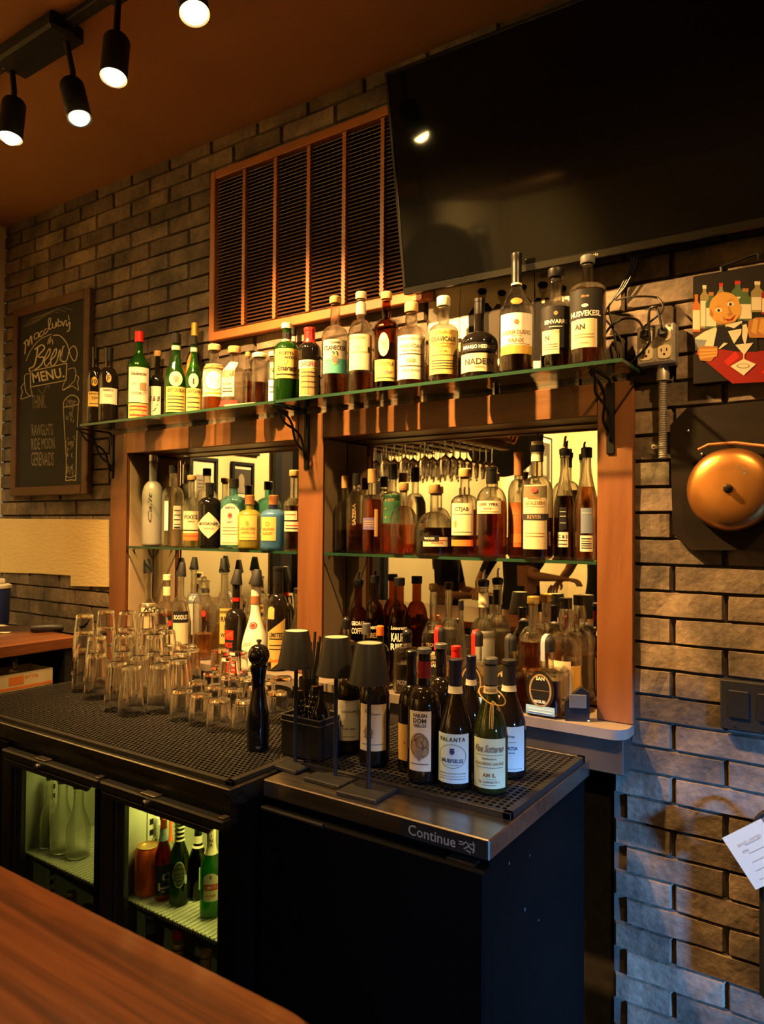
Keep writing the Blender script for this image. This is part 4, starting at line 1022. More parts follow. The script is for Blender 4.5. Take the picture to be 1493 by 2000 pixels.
def fdoor(x0, x1, label):
    d = MB().box(x0-ox, x1-ox, -.955-oy, -.925-oy, .864, .888, .004).build('door', 'blk', rf); d['label'] = label
    def q(name, mat, a, b, y0, y1, z0, z1, c=.003): return MB().box(a-ox, b-ox, y0-oy, y1-oy, z0, z1, c).build(name, mat, d)
    q('door_stile', 'blk', x0, x0+.05, -.950, -.920, .10, .8639); q('door_stile', 'blk_enamel', x1-.019, x1, -.950, -.920, .10, .8639); q('door_rail', 'blk', x0+.0505, x1-.0195, -.950, -.920, .10, .15)
    q('gasket_strip', 'steel', x0+.051, x0+.060, -.944, -.930, .15, .8639, .001); q('gasket_strip', 'blk', x0+.0605, x0+.085, -.940, -.925, .15, .8639, .001)
    MB().box(x0+.0855-ox, x1-.0195-ox, -.938-oy, -.934-oy, .15, .8639).build('pane', 'g_pane', d, smooth=0)
    xm = x0+(x1-x0)*.42
    k = MB().lathe([(.009, 0), (.009, .004), (.006, .006), (.006, .009), (0, .010)], 16); k.xform(Matrix.Translation((xm-ox, -.955-oy, .872)) @ Matrix.Rotation(pi/2, 4, 'X')); k.build('lock', 'c_silver', d)
    q('hinge_bracket', 'steel', xm-.025, xm+.028, -.953, -.930, .8885, .8925, .0008); q('corner_hinge', 'steel', x1-.018, x1-.002, -.950, -.930, .8885, .8925, .0008)
    hd = MB(); hd.prism([(x0+.02-ox, .8639), (x1-.03-ox, .8639), (x1-.04-ox, .852), (x0+.02-ox, .852)], -.958-oy, -.9505-oy); hd.build('grip_lip', 'blk', d, smooth=0)
    return d
fdoor(*D1, 'black framed glass door near the wooden board'); fdoor(*D2, 'black framed glass door showing the beers')
P('shelf_wire', (.62, .62, .46), .5)
ZSH = .568
for (a, b) in ((D1[0]+.013, DS-.013), (DS+.013, FX1-.043)):
    s_ = RB('fridge_shelf', 'shelf_wire', a, b, -.885, -.33, ZSH-.010, ZSH, .001)
    n = int((b-a)/.014)
    w_ = MB()
    for k in range(n):
        x = a+.007+(b-a-.014)*k/(n-1)
        w_.box(x-.0022-ox, x+.0022-ox, -.884-oy, -.332-oy, ZSH, ZSH+.0028)
    tag(w_.build('ribs', P('shelf_rib', (.78, .78, .60), .4), s_, smooth=0), kind='stuff')
    e_ = MB(); m_ = int((b-a)/.009)
    for k in range(m_): x = a+.004+.009*k; e_.box(x-ox, x+.005-ox, -.8858-oy, -.8852-oy, ZSH-.009, ZSH-.002)
    tag(e_.build('edge_teeth', 'blk_matte', s_, smooth=0), kind='stuff')
    # slotted pilasters
    for yy in (-.80, -.42):
        p_ = RB('pilaster', 'shelf_wire', a-.0005, a+.004, yy-.012, yy+.012, .12, .86, .0008)
        z_ = MB()
        for k in range(24): z_.box(a+.0041-ox, a+.0048-ox, yy-.006-oy, yy+.006-oy, .15+.029*k, .165+.029*k)
        z_.build('slots', 'blk_matte', p_, smooth=0)
# interior tubes: the fridge lights
for (a, b, e) in ((D1[0]+.02, DS-.02, .30), (DS+.02, FX1-.05, .85)):
    RB('light_tube', P('tube_lens', (.9, .9, .7), .5), a+.02, b-.02, -.875, -.86, .868, .884, .004)
    area('fridge_light', ((a+b)/2, -.80, .862), ((a+b)/2, -.66, .2), e, (1.0, .80, .20), b-a-.06, .03)

# ---- contents of the fridge
def fbottle(u, vt, vb, w, label, **k):
    p = onz(u, vb, ZSH+.003); return bottle(u, vt, w, p[1], ZSH+.003, label, group='bottles in the fridge', **k)
yc = onz(286, 1736, ZSH+.003)
t = thing('drink_can', 'orange drink can standing on the fridge shelf', 'can', yc)
MB().lathe([(0, .004), (.024, 0), (.027, .003), (.033, .012), (.033, .112), (.027, .122), (.0275, .125)], 32).build('can_body', P('can_orange', (.85, .12, .015), .35, .3), t)
MB().lathe([(.0275, .125), (.026, .1255), (.025, .121), (0, .121)], 28).build('can_lid', P('can_lid', (.75, .50, .20), .35, .8), t)
q = MB(); puttext(q, 'ZERO ALCOHOL', .0, .0, .011, lambda a, z: (.0334*sin((z)/.0334-.25), -.0334*cos(z/.0334-.25), .060+a), width=.085); q.build('print', 'i_red', t, smooth=0, fix=False)
t.rotation_euler = (0, 0, atan2(CAM[0]-yc[0], -(CAM[1]-yc[1]))); BOTTLES.append([t, .034, yc[0], yc[1], .12])
fbottle(315, 1588, 1752, 33, 'brown beer bottle with blue labels and an orange cap in the fridge', kind='beer', glass='g_brown', cap=('screw', .012, 'c_orange'), liq=('l_red', .78), name='beer_bottle',
        labels=[L(.08, .44, .9, 'p_navy', [('C', .6, .3, 'i_white', {'x': .2}), ('#', .3, .25, 'i_white', {'w': .12, 'x': -.25}), ('BREWED', .25, .07, 'i_white', {'x': .18}), ('-', .14, .03, 'i_white', {'w': .3})]), L(.70, .84, .95, 'p_blue', [('ICE', .5, .6, 'i_white', {'rot': .5})])])
fbottle(351, 1592, 1762, 39, 'dark green beer bottle with white striped neck and round crest label', kind='beer', glass='g_dkgreen', cap=('screw', .012, 'c_white'), liq=('l_green', .8), name='beer_bottle',
        labels=[L(.22, .52, .62, 'p_white', [], shape='oval'), L(.235, .505, .56, 'p_green', [('o', .5, .36, 'i_gold', {'a': .8}), ('BREW', .62, .14, 'i_gold'), ('-', .45, .05, 'i_gold'), ('-', .32, .05, 'i_gold', {'w': .7})], shape='oval'), L(.25, .36, .16, 'p_ltgreen', [], shape='oval', az=38)]
        + [L(.72+.05*k, .742+.05*k, 1.2, 'p_white') for k in range(5)])
fbottle(384, 1608, 1752, 38, 'dark beer bottle at the back of the fridge with a white banded neck', kind='beer', glass='g_dkgreen', cap=('screw', .012, 'c_white'), liq=('l_black', .8), name='beer_bottle', labels=[L(.15, .45, .5, 'p_ltgreen', [], az=35), L(.74, .84, 1.2, 'p_white'), L(.68, .71, 1.2, 'p_white')])
fbottle(411, 1606, 1787, 42, 'bright green beer bottle with a white foil neck and red lettered label', kind='beer', glass='g_green', cap=('capsule', .075, 'c_cream'), liq=('l_green', .72), name='beer_bottle',
        labels=[L(.20, .50, .72, 'p_white', [('B', .85, .12, 'i_black'), ('#', .5, .22, 'i_red', {'w': .95}), ('CIRCA', .5, .12, 'i_white', {'rot': .12}), ('PILSNER', .2, .08, 'i_red')], shape='arch'), L(.74, .92, .3, 'p_white', [('J', .72, .2), ('N', .45, .2), ('A', .2, .2)])])
fbottle(332, 1590, 1735, 16, 'slim red topped bottle behind the striped beer', kind='tall', glass='g_clear', cap=('capsule', .07, 'c_orange'), liq=('l_red', .5))
fbottle(279, 1592, 1722, 26, 'clear bottle with a green label behind the orange can', kind='spirit', glass='g_clear', cap=('screw', .02, 'c_white'), liq=('l_yel', .6), labels=[L(.15, .5, .8, 'p_ltgreen')])
relax(BOTTLES, (DS+.014, FX1-.044), (-.884, -.36)); _c0 = len(BOTTLES)
# carafes behind the other door
for k, (u, vb, vt, w, lb) in enumerate(((120, 1662, 1520, 44, 'empty clear glass carafe beside a leaf sprig in the fridge'), (152, 1672, 1530, 46, 'clear glass carafe close to the fridge divider'), (96, 1655, 1515, 34, 'clear glass carafe at the back of the fridge'))):
    fbottle(u, vt, vb, w, lb, kind=(.35, .75, .42, 'slope'), glass='g_clear', cap=('screw', .012, 'c_silver'), name='glass_carafe', cat='carafe')
relax(BOTTLES[_c0:], (D1[0]+.014, DS-.014), (-.884, -.36))
# bottles on the floor of the fridge, only the necks show
for k, (u, v, cm, lb) in enumerate(((139, 1742, 'c_gold', 'gold capped bottle low behind the left fridge door'), (262, 1808, 'c_gold', 'gold capped bottle at the left end of the bottom fridge row'), (300, 1785, 'c_grey', 'grey capped bottle in the bottom fridge row'), (342, 1800, 'c_red', 'red capped bottle in the bottom fridge row'), (352, 1842, 'c_gold', 'short gold capped bottle low in the fridge'), (398, 1858, 'c_tan', 'tan capped bottle low in the fridge'))):
    yy = -.80 if k % 2 else -.84; x = solve_x(u, yy, .45); hh = ony(u, v, yy)[2]-.0601
    bottle(u, v, 30, yy, .0601, lb, kind='bordeaux', glass='g_wine', cap=('capsule', .045, cm), x=x, h=hh, R=.034, group='bottles on the fridge floor')
relax([b for b in BOTTLES if b[0].get('group') == 'bottles on the fridge floor' and b[2] > DS], (DS+.014, FX1-.044), (-.884, -.36))

# ---------------------------------------------------------------- right cabinet
CX0, CX1, CYF, CYB = -1.186, -.607, -.836, -.255
cbx = thing('solid_door_fridge', 'black solid door bar fridge with a steel worktop', 'fridge', ((CX0+CX1)/2, -.55, 0)); ox, oy = (CX0+CX1)/2, -.55
def KB(name, mat, x0, x1, y0, y1, z0, z1, c=.003, par=None): return MB().box(x0-ox, x1-ox, y0-oy, y1-oy, z0, z1, c).build(name, mat, par or cbx)
KB('worktop', 'steel', CX0, CX1, CYF, CYB, .910, ZT, .0022)
KB('body', 'blk_enamel', CX0+.006, CX1-.012, -.80, CYB, .05, .9095, .004); KB('toe_base', 'blk', CX0+.02, CX1-.03, -.77, CYB, 0, .0495)
dr = KB('door', 'blk_enamel', CX0+.004, CX1-.004, -.848, -.812, .07, .893, .005); dr['label'] = 'black solid door with a bevelled top grip'
q = MB(); q.tube([(CX0+.01-ox, -.850-oy, .890), (CX0+.19-ox, -.850-oy, .890)], .005, 10); q.build('grip', 'blk', dr)
MB().box(CX1-.09-ox, CX1-.03-ox, -.84-oy, -.815-oy, .8935, .897).build('hinge', 'steel', dr)
pq = MB().box(-.803-ox, -.612-ox, -.8375-oy, -.8362-oy, .9125, .947).build('name_plate', 'p_black', cbx, smooth=0)
P('plate_grey', (.30, .28, .25), .5)
q = MB(); puttext(q, 'Continue', -.732-ox, .9295, .021, lambda a, z: (a, -.8379-oy, z), width=.108, bold=.006)
for k in range(2): ribbon(q, [(-.671-ox, .934-.005*k), (-.662-ox, .934-.005*k)], .0018, lambda a, z: (a, -.8379-oy, z))
for pts in (((-.662, .930), (-.655, .936), (-.648, .930), (-.655, .925), (-.660, .922)), ((-.648, .934), (-.636, .934)), ((-.640, .940), (-.638, .930), (-.640, .918)), ((-.655, .920), (-.645, .919), (-.648, .915)), ((-.652, .930), (-.645, .926), (-.636, .924))):
    ribbon(q, [(x-ox, z) for x, z in pts], .0022, lambda a, z: (a, -.8379-oy, z))
q.build('lettering', 'plate_grey', pq, smooth=0, fix=False)
rr = random.Random(5); q = MB()
for k in range(9):
    yy = rr.uniform(-.79, -.55); zz = rr.uniform(.3, .88); q.box(CX1-.0121-ox, CX1-.0115-ox, yy-oy, yy+rr.uniform(.002, .005)-oy, zz, zz+rr.uniform(.002, .007))
q.build('chips', P('chip', (.10, .10, .10), .6), cbx, smooth=0)

# ---------------------------------------------------------------- bar mats
def hexmat(name, label, x0, x1, y0, y1, z, p, th=.010, sq=False, hole=.72):
    t = thing(name, label, 'bar mat', ((x0+x1)/2, (y0+y1)/2, z)); cx, cy_ = (x0+x1)/2, (y0+y1)/2
    mb = MB(); m_ = .012; V = []; Fc = []
    if not sq:
        a = p/sqrt(3); nx = int((x1-x0-2*m_)/p); ny = int((y1-y0-2*m_)/(1.5*a)); n = 6; a0 = pi/6
        cells = [(x0+m_+p*(i+.5+(.5 if j % 2 else 0)), y0+m_+a+1.5*a*j) for j in range(ny) for i in range(nx-(j % 2))]
        ro, ri = a, a*hole
    else:
        nx = int((x1-x0-2*m_)/p); ny = int((y1-y0-2*m_)/p); n = 4; a0 = pi/4; ro = p/sqrt(2)
        cells = [(x0+m_+p*(i+.5), y0+m_+p*(j+.5)) for j in range(ny) for i in range(nx)]; ri = ro*hole
    for (u, v) in cells:
        b = len(V)
        for R_, z_ in ((ro, th), (ri, th), (ri, .001)):
            for k in range(n): q_ = a0+2*pi*k/n; V.append((u-cx+R_*cos(q_), v-cy_+R_*sin(q_), z_))
        for k in range(n):
            k2 = (k+1) % n; Fc.append((b+k, b+k2, b+n+k2, b+n+k)); Fc.append((b+n+k, b+n+k2, b+2*n+k2, b+2*n+k))
    mb.add(V, Fc); mb.build('perforated_top', 'blk_rubber', t, smooth=0, fix=False)
    e = MB()
    for (a_, b_, c_, d_) in ((x0, x1, y0, y0+m_+.002), (x0, x1, y1-m_-.002, y1), (x0, x0+m_+.002, y0, y1), (x1-m_-.006, x1, y0, y1)): e.box(a_-cx, b_-cx, c_-cy_, d_-cy_, 0, th+.0008, .001)
    e.build('rim', 'blk_rubber', t)
    MB().box(x0-cx+.002, x1-cx-.002, y0-cy_+.002, y1-cy_-.002, 0.0002, .0012).build('underlay', 'blk', t, smooth=0)
    return t
hexmat('bar_mat', 'large black hexagon mesh bar mat under the upturned glasses', -2.47, -1.212, -.915, -.275, ZT, .0145)
hexmat('bar_mat', 'black square hole bar mat under the wine bottles', -1.165, -.612, -.728, -.275, ZT, .0165, sq=True, hole=.66, th=.014)
ZM = ZT+.0112; ZM2 = ZT+.0152
# ---------------------------------------------------------------- table lamps
emit('shade_disc', (1.0, .80, .50), .55)
lampmat = P('lamp_black', (.020, .020, .021), .42)
for k, (px, lab) in enumerate((((577, 1495), 'black cordless table lamp beside the pepper mill'), ((655, 1522), 'black cordless table lamp between its two twins'), ((720, 1548), 'black cordless table lamp next to the wine bottles'))):
    p = onz(px[0], px[1], ZT); t = thing('table_lamp', lab, 'table lamp', p, rad(-4+3*k), group='black cordless table lamps')
    zb = 0.0 if p[1] < -.73 else .0005
    MB().box(-.052, .052, -.052, .052, 0, .010, .002).build('base', 'lamp_black', t)
    MB().cyl((0, 0, .010), (0, 0, .300), .0048, n=14).build('pole', 'lamp_black', t)
    h0, h1 = .243, .332; r0, r1 = .0465, .0300
    sh = MB().lathe([(r0, h0), (r1+.0008, h1-.0015), (r1, h1), (r1-.002, h1), (r0-.002, h0)], 48, closed=True).build('shade', 'lamp_black', t, smooth=40)
    MB().lathe([(0, h1-.004), (r1-.0025, h1-.004), (r1-.0025, h1-.001), (0, h1-.0008)], 40).build('top_disc', P('disc_white', (.85, .75, .55), .5), sh)
    MB().cyl((0, 0, .29), (0, 0, .327), .012, n=16).build('socket', 'lamp_black', sh)
# ---------------------------------------------------------------- pepper mill
p = onz(504, 1462, ZM); t = thing('pepper_mill', 'tall glossy black pepper mill with a round head', 'pepper mill', p)
P('mill_black', (.008, .007, .007), .08, spec=.7)
MB().lathe([(0, 0), (.026, 0), (.027, .004), (.0275, .02), (.0285, .05), (.027, .08), (.022, .11), (.0165, .14), (.0155, .155), (.0175, .175), (.021, .192), (.0215, .198), (.0195, .200), (.0, .200)], 40).build('mill_body', 'mill_black', t)
MB().lathe([(0, .2005), (.018, .2005), (.019, .203), (.0185, .205), (.0235, .210), (.0265, .219), (.0268, .226), (.024, .237), (.018, .245), (.010, .249), (0, .250)], 40).build('mill_head', 'mill_black', t)
MB().lathe([(0, .249), (.004, .249), (.004, .254), (.0065, .256), (.0065, .261), (0, .263)], 16).build('knob', 'c_silver', t)
q = MB(); q.prism([(-.007, .012), (.007, .012), (.0035, .008), (0, .006), (-.0035, .008)], -.0279, -.0265); q.build('emblem', 'c_silver', t, smooth=0)
t.rotation_euler = (0, 0, atan2(CAM[0]-p[0], -(CAM[1]-p[1]))); t.scale = (1.04, 1.04, 1.08)
# ---------------------------------------------------------------- black caddy with its contents
pa = onz(540, 1476, ZM2); pb = onz(625, 1483, ZM2)
cdw = (pb-pa)[0]; cx, cyy = (pa[0]+pb[0])/2+.004, (pa[1]+pb[1])/2+.050
cad = thing('caddy_box', 'black square caddy with a raised rim beside the pepper mill', 'caddy', (cx, cyy, ZM2)); hw, hd, hh = .062, .048, .100
for (a, b, c_, d) in ((-hw, hw, -hd, -hd+.004), (-hw, hw, hd-.004, hd), (-hw, -hw+.004, -hd+.0041, hd-.0041), (hw-.004, hw, -hd+.0041, hd-.0041)): MB().box(a, b, c_, d, 0, hh, .001).build('side', 'blk', cad)
MB().box(-hw+.0041, hw-.0041, -hd+.0041, hd-.0041, 0, .004).build('bottom', 'blk', cad)
q = MB()
for z in (.084, .0985):
    q.tube([(-hw-.001, -hd-.001, z), (hw+.001, -hd-.001, z), (hw+.001, hd+.001, z), (-hw-.001, hd+.001, z)], .0016, 6, closed=True)
q.build('rim_wire', 'c_grey', cad)
def studded(x, y, h_, r_, neck, label):
    t = thing('studded_bottle', label, 'bottle', (x, y, ZM2+.0045), group='studded dark bottles in the caddy')
    pr = [(0, 0), (r_*.9, 0), (r_, .004), (r_, h_*.55), (r_*.9, h_*.65), (r_*.35, h_*.78), (r_*.3, h_), (0, h_)] if neck else [(0, 0), (r_, .003), (r_*1.02, h_*.5), (r_*.95, h_*.9), (r_*.6, h_), (0, h_)]
    MB().lathe(pr, 28).build('glass_body', 'g_black', t)
    q = MB(); rn_ = random.Random(int(x*1000))
    for i in range(9):
        for j in range(10):
            a = 2*pi*(i+.5*(j % 2))/9; z = h_*(.06+.055*j) if neck else h_*(.08+.085*j); rr_ = interp(pr, z); q.sphere((rr_*sin(a), -rr_*cos(a), z), .0024, 6)
    tag(q.build('studs', P('stud', (.35, .28, .18), .2, .6), t), kind='stuff')
studded(cx+.030, cyy-.005, .170, .024, True, 'short black studded bottle with a slim neck standing in the caddy')
studded(cx-.036, cyy-.010, .150, .015, False, 'slim black studded stick standing in the caddy')
studded(cx-.012, cyy+.022, .158, .014, False, 'dark studded rod at the back of the caddy')
q = MB(); pts = [Vector(onz(628, 1345, 1.06))]; cpts = [(624, 1340, -.60), (622, 1372, -.60), (619, 1396, -.612), (621, 1420, -.615), (628, 1440, -.615), (630, 1460, -.615)]
P_ = [Vector(ony(*c)) for c in cpts]; o = P_[-1]; tag(MB().tube([p_-o for p_ in crom(P_, 6)], .0016, 6).build('charging_cable', P('cable_tan', (.50, .38, .22), .5), loc=o), 'thin tan charging cable hanging over the caddy edge', 'cable')

# ---------------------------------------------------------------- upturned glasses
def glass_mesh(h, r0, r1, base, name):
    th = .0026; w = MB()
    w.lathe([(0, h-base), (r1-th-.002, h-base+.0005), (r1-th, h-base-.003), (r0-th, .0006), (r0-th*.5, 0), (r0, .0006), (r0+(r1-r0)*.5, h*.5), (r1, h-.004), (r1-.003, h-.0005), (r1*.6, h-.0015), (0, h-.003)], 32)
    wm = w.mesh(name, 'g_cup', 50)
    return wm
pint = glass_mesh(.148, .0405, .0290, .013, 'pint_glass'); tumb = glass_mesh(.088, .0365, .0310, .012, 'tumbler')
LASTG = [None]
def put_glass(kind, x, y, z, label, group):
    wm = pint if kind == 'pint_glass' else tumb
    o = link(kind, wm, None, (x, y, z), random.uniform(0, 6)); tag(o, label, 'glass', group); LASTG[:] = [o]
GL = []
def stand(kind, u, v, n, names, group):
    p = onz(u, v-4, ZM); obs = []
    for k in range(n):
        put_glass(kind, p[0], p[1], ZM+k*(.0585 if kind == 'pint_glass' else .060), names[k], group); obs.append(LASTG[0])
    GL.append([obs, .0412 if kind == 'pint_glass' else .0370, p[0], p[1]])
T3 = ['lowest upturned pint glass of a nested stack three high', 'middle upturned pint glass of a nested stack three high', 'topmost upturned pint glass of a nested stack three high']
T2 = ['lower upturned pint glass of a nested pair on the hexagon mat', 'upper upturned pint glass of a nested pair on the hexagon mat']
for (u, v, n) in ((163, 1352, 3), (205, 1338, 3), (190, 1366, 2), (247, 1340, 3), (236, 1362, 2), (284, 1345, 3), (322, 1332, 3), (300, 1362, 2), (345, 1344, 2)):
    stand('pint_glass', u, v, n, T3 if n == 3 else T2, 'pint glasses stacked three high' if n == 3 else 'pint glasses stacked two high')
for (u, v) in ((229, 1390), (266, 1396), (304, 1393), (342, 1384), (278, 1374), (318, 1372), (352, 1364), (370, 1350), (392, 1338), (405, 1326)):
    stand('pint_glass', u, v, 1, ['single upturned pint glass in the front rows on the hexagon mat'], 'single pint glasses')
S1 = ['upturned short tumbler on the hexagon mat near the pepper mill']; S2 = ['lower upturned tumbler of a stacked pair behind the front tumblers', 'upper upturned tumbler of a stacked pair behind the front tumblers']
for (u, v, n) in ((355, 1408, 1), (392, 1417, 1), (430, 1429, 1), (474, 1431, 1), (385, 1388, 1), (420, 1398, 1), (458, 1404, 1), (500, 1402, 1), (415, 1368, 1), (450, 1376, 2), (484, 1380, 1), (520, 1385, 1), (440, 1352, 2), (478, 1358, 2), (512, 1362, 1), (540, 1412, 1), (548, 1380, 1)):
    stand('tumbler', u, v, n, S1 if n == 1 else S2, 'short tumblers' if n == 1 else 'stacked short tumblers')
pm = bpy.data.objects['pepper_mill']; GL.append([pm, .031, pm.location.x, pm.location.y])
relax(GL, (-2.45, -1.225), (-.90, -.262), 400)

# ---------------------------------------------------------------- far left: wooden board, tub, knife, box
wood('left_wood', (.10, .030, .010), (.19, .060, .018), 'y', .4)
bo_ = thing('wooden_board', 'thick reddish wooden counter board beside the glasses', 'counter', (-2.872, -.66, 0))
MB().box(-.37+.0, .37, -.36, .21, 1.075, 1.118, .004).build('board', 'left_wood', bo_); MB().box(-.36, -.30, -.3, .2, 0, 1.0749).build('support_panel', 'blk_matte', bo_); MB().box(-.29, .36, .16, .19, .0, 1.0749).build('back_panel', 'blk_matte', bo_)
p = onz(-8, 1218, 1.1185); t = thing('plastic_tub', 'dark blue plastic tub with a white lid on the wooden board', 'tub', (p[0], p[1], 1.1185))
MB().lathe([(0, 0), (.048, 0), (.05, .004), (.054, .150), (0, .150)], 32).build('tub_body', P('tub_blue', (.010, .022, .12), .4), t); MB().lathe([(0, .1505), (.057, .1505), (.058, .153), (.058, .163), (.054, .165), (.048, .168), (0, .168)], 32).build('lid', 'white_pl', t)
MB().box(-.02, .02, -.03, .03, .1685, .19, .006).build('lid_knob', 'white_pl', t)
p = onz(60, 1236, 1.1185); t = thing('kitchen_knife', 'knife with a thick black handle lying on the wooden board', 'knife', (p[0], p[1], 1.1185), rad(56))
q = MB(); q.tube([(.0, 0, .016), (.015, 0, .016), (.06, 0, .017), (.11, 0, .015), (.118, 0, .014)], [.012, .016, .0155, .0155, .010], 14); q.build('handle', 'blk_rubber', t)
q = MB(); q.add([(0, -.002, .004), (0, .002, .004), (0, 0, .03), (-.17, -.002, .012), (-.17, .002, .012), (-.16, 0, .03)], [(0, 1, 4, 3), (0, 2, 5, 3), (1, 2, 5, 4), (0, 1, 2), (3, 4, 5)]); q.build('blade', 'c_silver', t)
p = onz(20, 1232, 1.1185); q = MB(); n = 14; V = []; Fc = []
for i in range(n):
    for j in range(n):
        s_, t_ = i/(n-1)-.5, j/(n-1)-.5; V.append((s_*.15, t_*.12, .004+.018*max(0, cos(s_*3)*cos(t_*3))+.005*sin(9*s_+5*t_)))
for i in range(n-1):
    for j in range(n-1): a = i*n+j; Fc.append((a, a+1, a+n+1, a+n))
q.add(V, Fc); q.add([(a, b, max(c-.004, 0)) for a, b, c in V], Fc); tag(q.build('bar_towel', 'p_white', loc=(p[0]-.03, p[1]-.04, 1.1185), smooth=60, fix=False), 'crumpled white bar towel by the knife on the wooden board', 'towel')
p = onz(60, 1352, ZT); t = thing('bottle_crate', 'shallow pale printed box holding two small bottles below the wooden board', 'box', (-2.60, -.70, ZT), rad(90))
for (a, b, c_, d) in ((-.16, .16, -.075, -.071), (-.16, .16, .071, .075), (-.16, -.156, -.0709, .0709), (.156, .16, -.0709, .0709)): MB().box(a, b, c_, d, 0, .060).build('side', 'p_cream', t, smooth=0)
MB().box(-.155, .155, -.07, .07, 0, .004).build('bottom', 'p_cream', t, smooth=0)
q = MB(); puttext(q, 'E  NRIL', -.08, .038, .014, lambda a, z: (a, -.0756, z), bold=.02); puttext(q, 'BITTER', .08, .042, .012, lambda a, z: (a, -.0756, z), bold=.02)
q.box(-.16, .16, -.0757, -.0752, .004, .014); q.box(-.005, .05, -.0757, -.0752, .02, .05); q.build('print', 'i_orange', t, smooth=0, fix=False)
for k, (dx, lb) in enumerate(((-.06, 'small dark bottle with a metal pourer in the pale box'), (.06, 'small clear bottle with a dark stopper in the pale box'))):
    tt = thing('bitters_bottle', lb, 'bottle', (-2.60, -.70+dx, ZT+.0045)); MB().lathe([(0, 0), (.020, 0), (.022, .004), (.022, .05), (.010, .066), (.009, .09), (0, .09)], 20).build('glass_body', 'g_black' if k == 0 else 'g_clear', tt)
    MB().lathe([(0, .0905), (.011, .0905), (.011, .100), (.005, .104), (.004, .125), (0, .125)], 16).build('pourer', 'c_silver' if k == 0 else 'c_black', tt)

# ---------------------------------------------------------------- wooden bar counter in the foreground
noisy('bar_wood', (.12, .023, .005), (.31, .080, .016), (1.3, 30, 30), .34, 9, .10, (5, 90, 90), lo=.36, hi=.64, dist=1.6, coat=.25)
bar = thing('bar_counter', 'reddish brown wooden bar top with visible grain', 'bar counter', (-2.1, -1.84, 0)); BX1 = -.455
x0_, x1_, y0_, y1_ = -3.6, BX1, -2.19, -1.503; r1 = .05
pl = [(x0_, y0_), (x1_-.02, y0_), (x1_, y0_+.02), (x1_, y1_-r1)]+[(x1_-r1+r1*cos(a), y1_-r1+r1*sin(a)) for a in (.3, .6, .9, 1.2, pi/2)]+[(x0_, y1_)]
n = len(pl); V = []; e = .006
for ins, z in ((e, .990), (0, .990+e), (0, 1.03-e), (e, 1.03)):
    cxm, cym = -2.05, -1.85
    for x, y in pl: V.append((x+2.1-(ins if x > cxm else -ins), y+1.84-(ins if y > cym else -ins), z))
Fc = [tuple(range(n)), tuple(range(3*n, 4*n))]
for k in range(3): Fc += [(k*n+i, k*n+(i+1) % n, (k+1)*n+(i+1) % n, (k+1)*n+i) for i in range(n)]
MB().add(V, Fc).build('bar_top', 'bar_wood', bar)
MB().box(-1.48, 1.50, -.20, .28, 0, .9895).build('bar_front', P('bar_panel', (.035, .016, .010), .5), bar)
_n0 = len(BOTTLES)
# ---------------------------------------------------------------- top shelf bottles
G = 'bottles on the top glass shelf'; TY, TB = -.27, -.17
def top(u, vt, w, label, y=TY, **k): return bottle(u, vt, w, y, ZS+.0003, label, group=G, **k)
top(178, 680, 31, 'dark port bottle with a tan label and gold stamp beside the chalkboard', y=-.318, kind='port', glass='g_wine', cap=('capsule', .05, 'c_black'), labels=[L(.22, .41, .95, 'p_yellow', [('VINTAGE PORT', .85, .10), ('10+', .58, .22), ('-', .2, .05)]), L(.48, .60, .40, 'p_gold', [('10', .5, .5, 'i_black')], shape='oval', az=-6)])
top(211, 680, 38, 'dark port bottle with a plain white label', y=-.312, kind='port', glass='g_wine', cap=('capsule', .055, 'c_black'), labels=[L(.24, .45, 1.0, 'p_white', [('RESERVA', .85, .12), ('-', .55, .04, 'i_grey', {'w': .5}), ('-', .45, .04, 'i_grey', {'w': .4})]), L(.52, .64, .26, 'p_tan', [('F', .5, .6)], shape='oval')])
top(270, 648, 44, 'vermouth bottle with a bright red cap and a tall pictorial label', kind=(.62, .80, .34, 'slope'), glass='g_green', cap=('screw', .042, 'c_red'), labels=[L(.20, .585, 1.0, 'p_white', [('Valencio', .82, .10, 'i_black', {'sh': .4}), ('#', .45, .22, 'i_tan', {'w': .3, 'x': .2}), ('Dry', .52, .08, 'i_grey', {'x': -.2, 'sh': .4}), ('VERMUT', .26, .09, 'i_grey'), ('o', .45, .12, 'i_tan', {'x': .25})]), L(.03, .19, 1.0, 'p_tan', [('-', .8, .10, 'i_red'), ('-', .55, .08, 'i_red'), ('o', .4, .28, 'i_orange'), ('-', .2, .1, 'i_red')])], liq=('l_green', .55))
top(307, 686, 28, 'slim black bottle with a cork and a handwritten white label', y=-.20, kind=(.58, .70, .40, 'round'), glass='g_black', cap=('cork', .022, 'c_cork'), labels=[L(.05, .50, .9, 'p_white', [('S & B', .62, .16, 'i_black', {'sh': .3}), ('J', .35, .22, 'i_black', {'sh': .4, 'x': .1})], az=-22)])
top(345, 652, 43, 'large green liqueur bottle with a black cap and yellow label', kind=(.44, .78, .38, 'slope'), glass='g_green', cap=('screw', .038, 'c_black'), ring=(.80, .85, 'c_cream'), liq=('l_green', .62), labels=[L(.05, .35, 1.0, 'p_yellow', [('GENTI DU BLAS', .86, .15), ('-', .62, .04), ('-', .5, .04), ('-', .36, .04), ('-', .22, .04), ('-', .1, .04)]), L(.35, .53, .62, 'p_cream', [('@', .5, .22, 'i_grey', {'a': .8}), ('T', .45, .4)], shape='oval')])
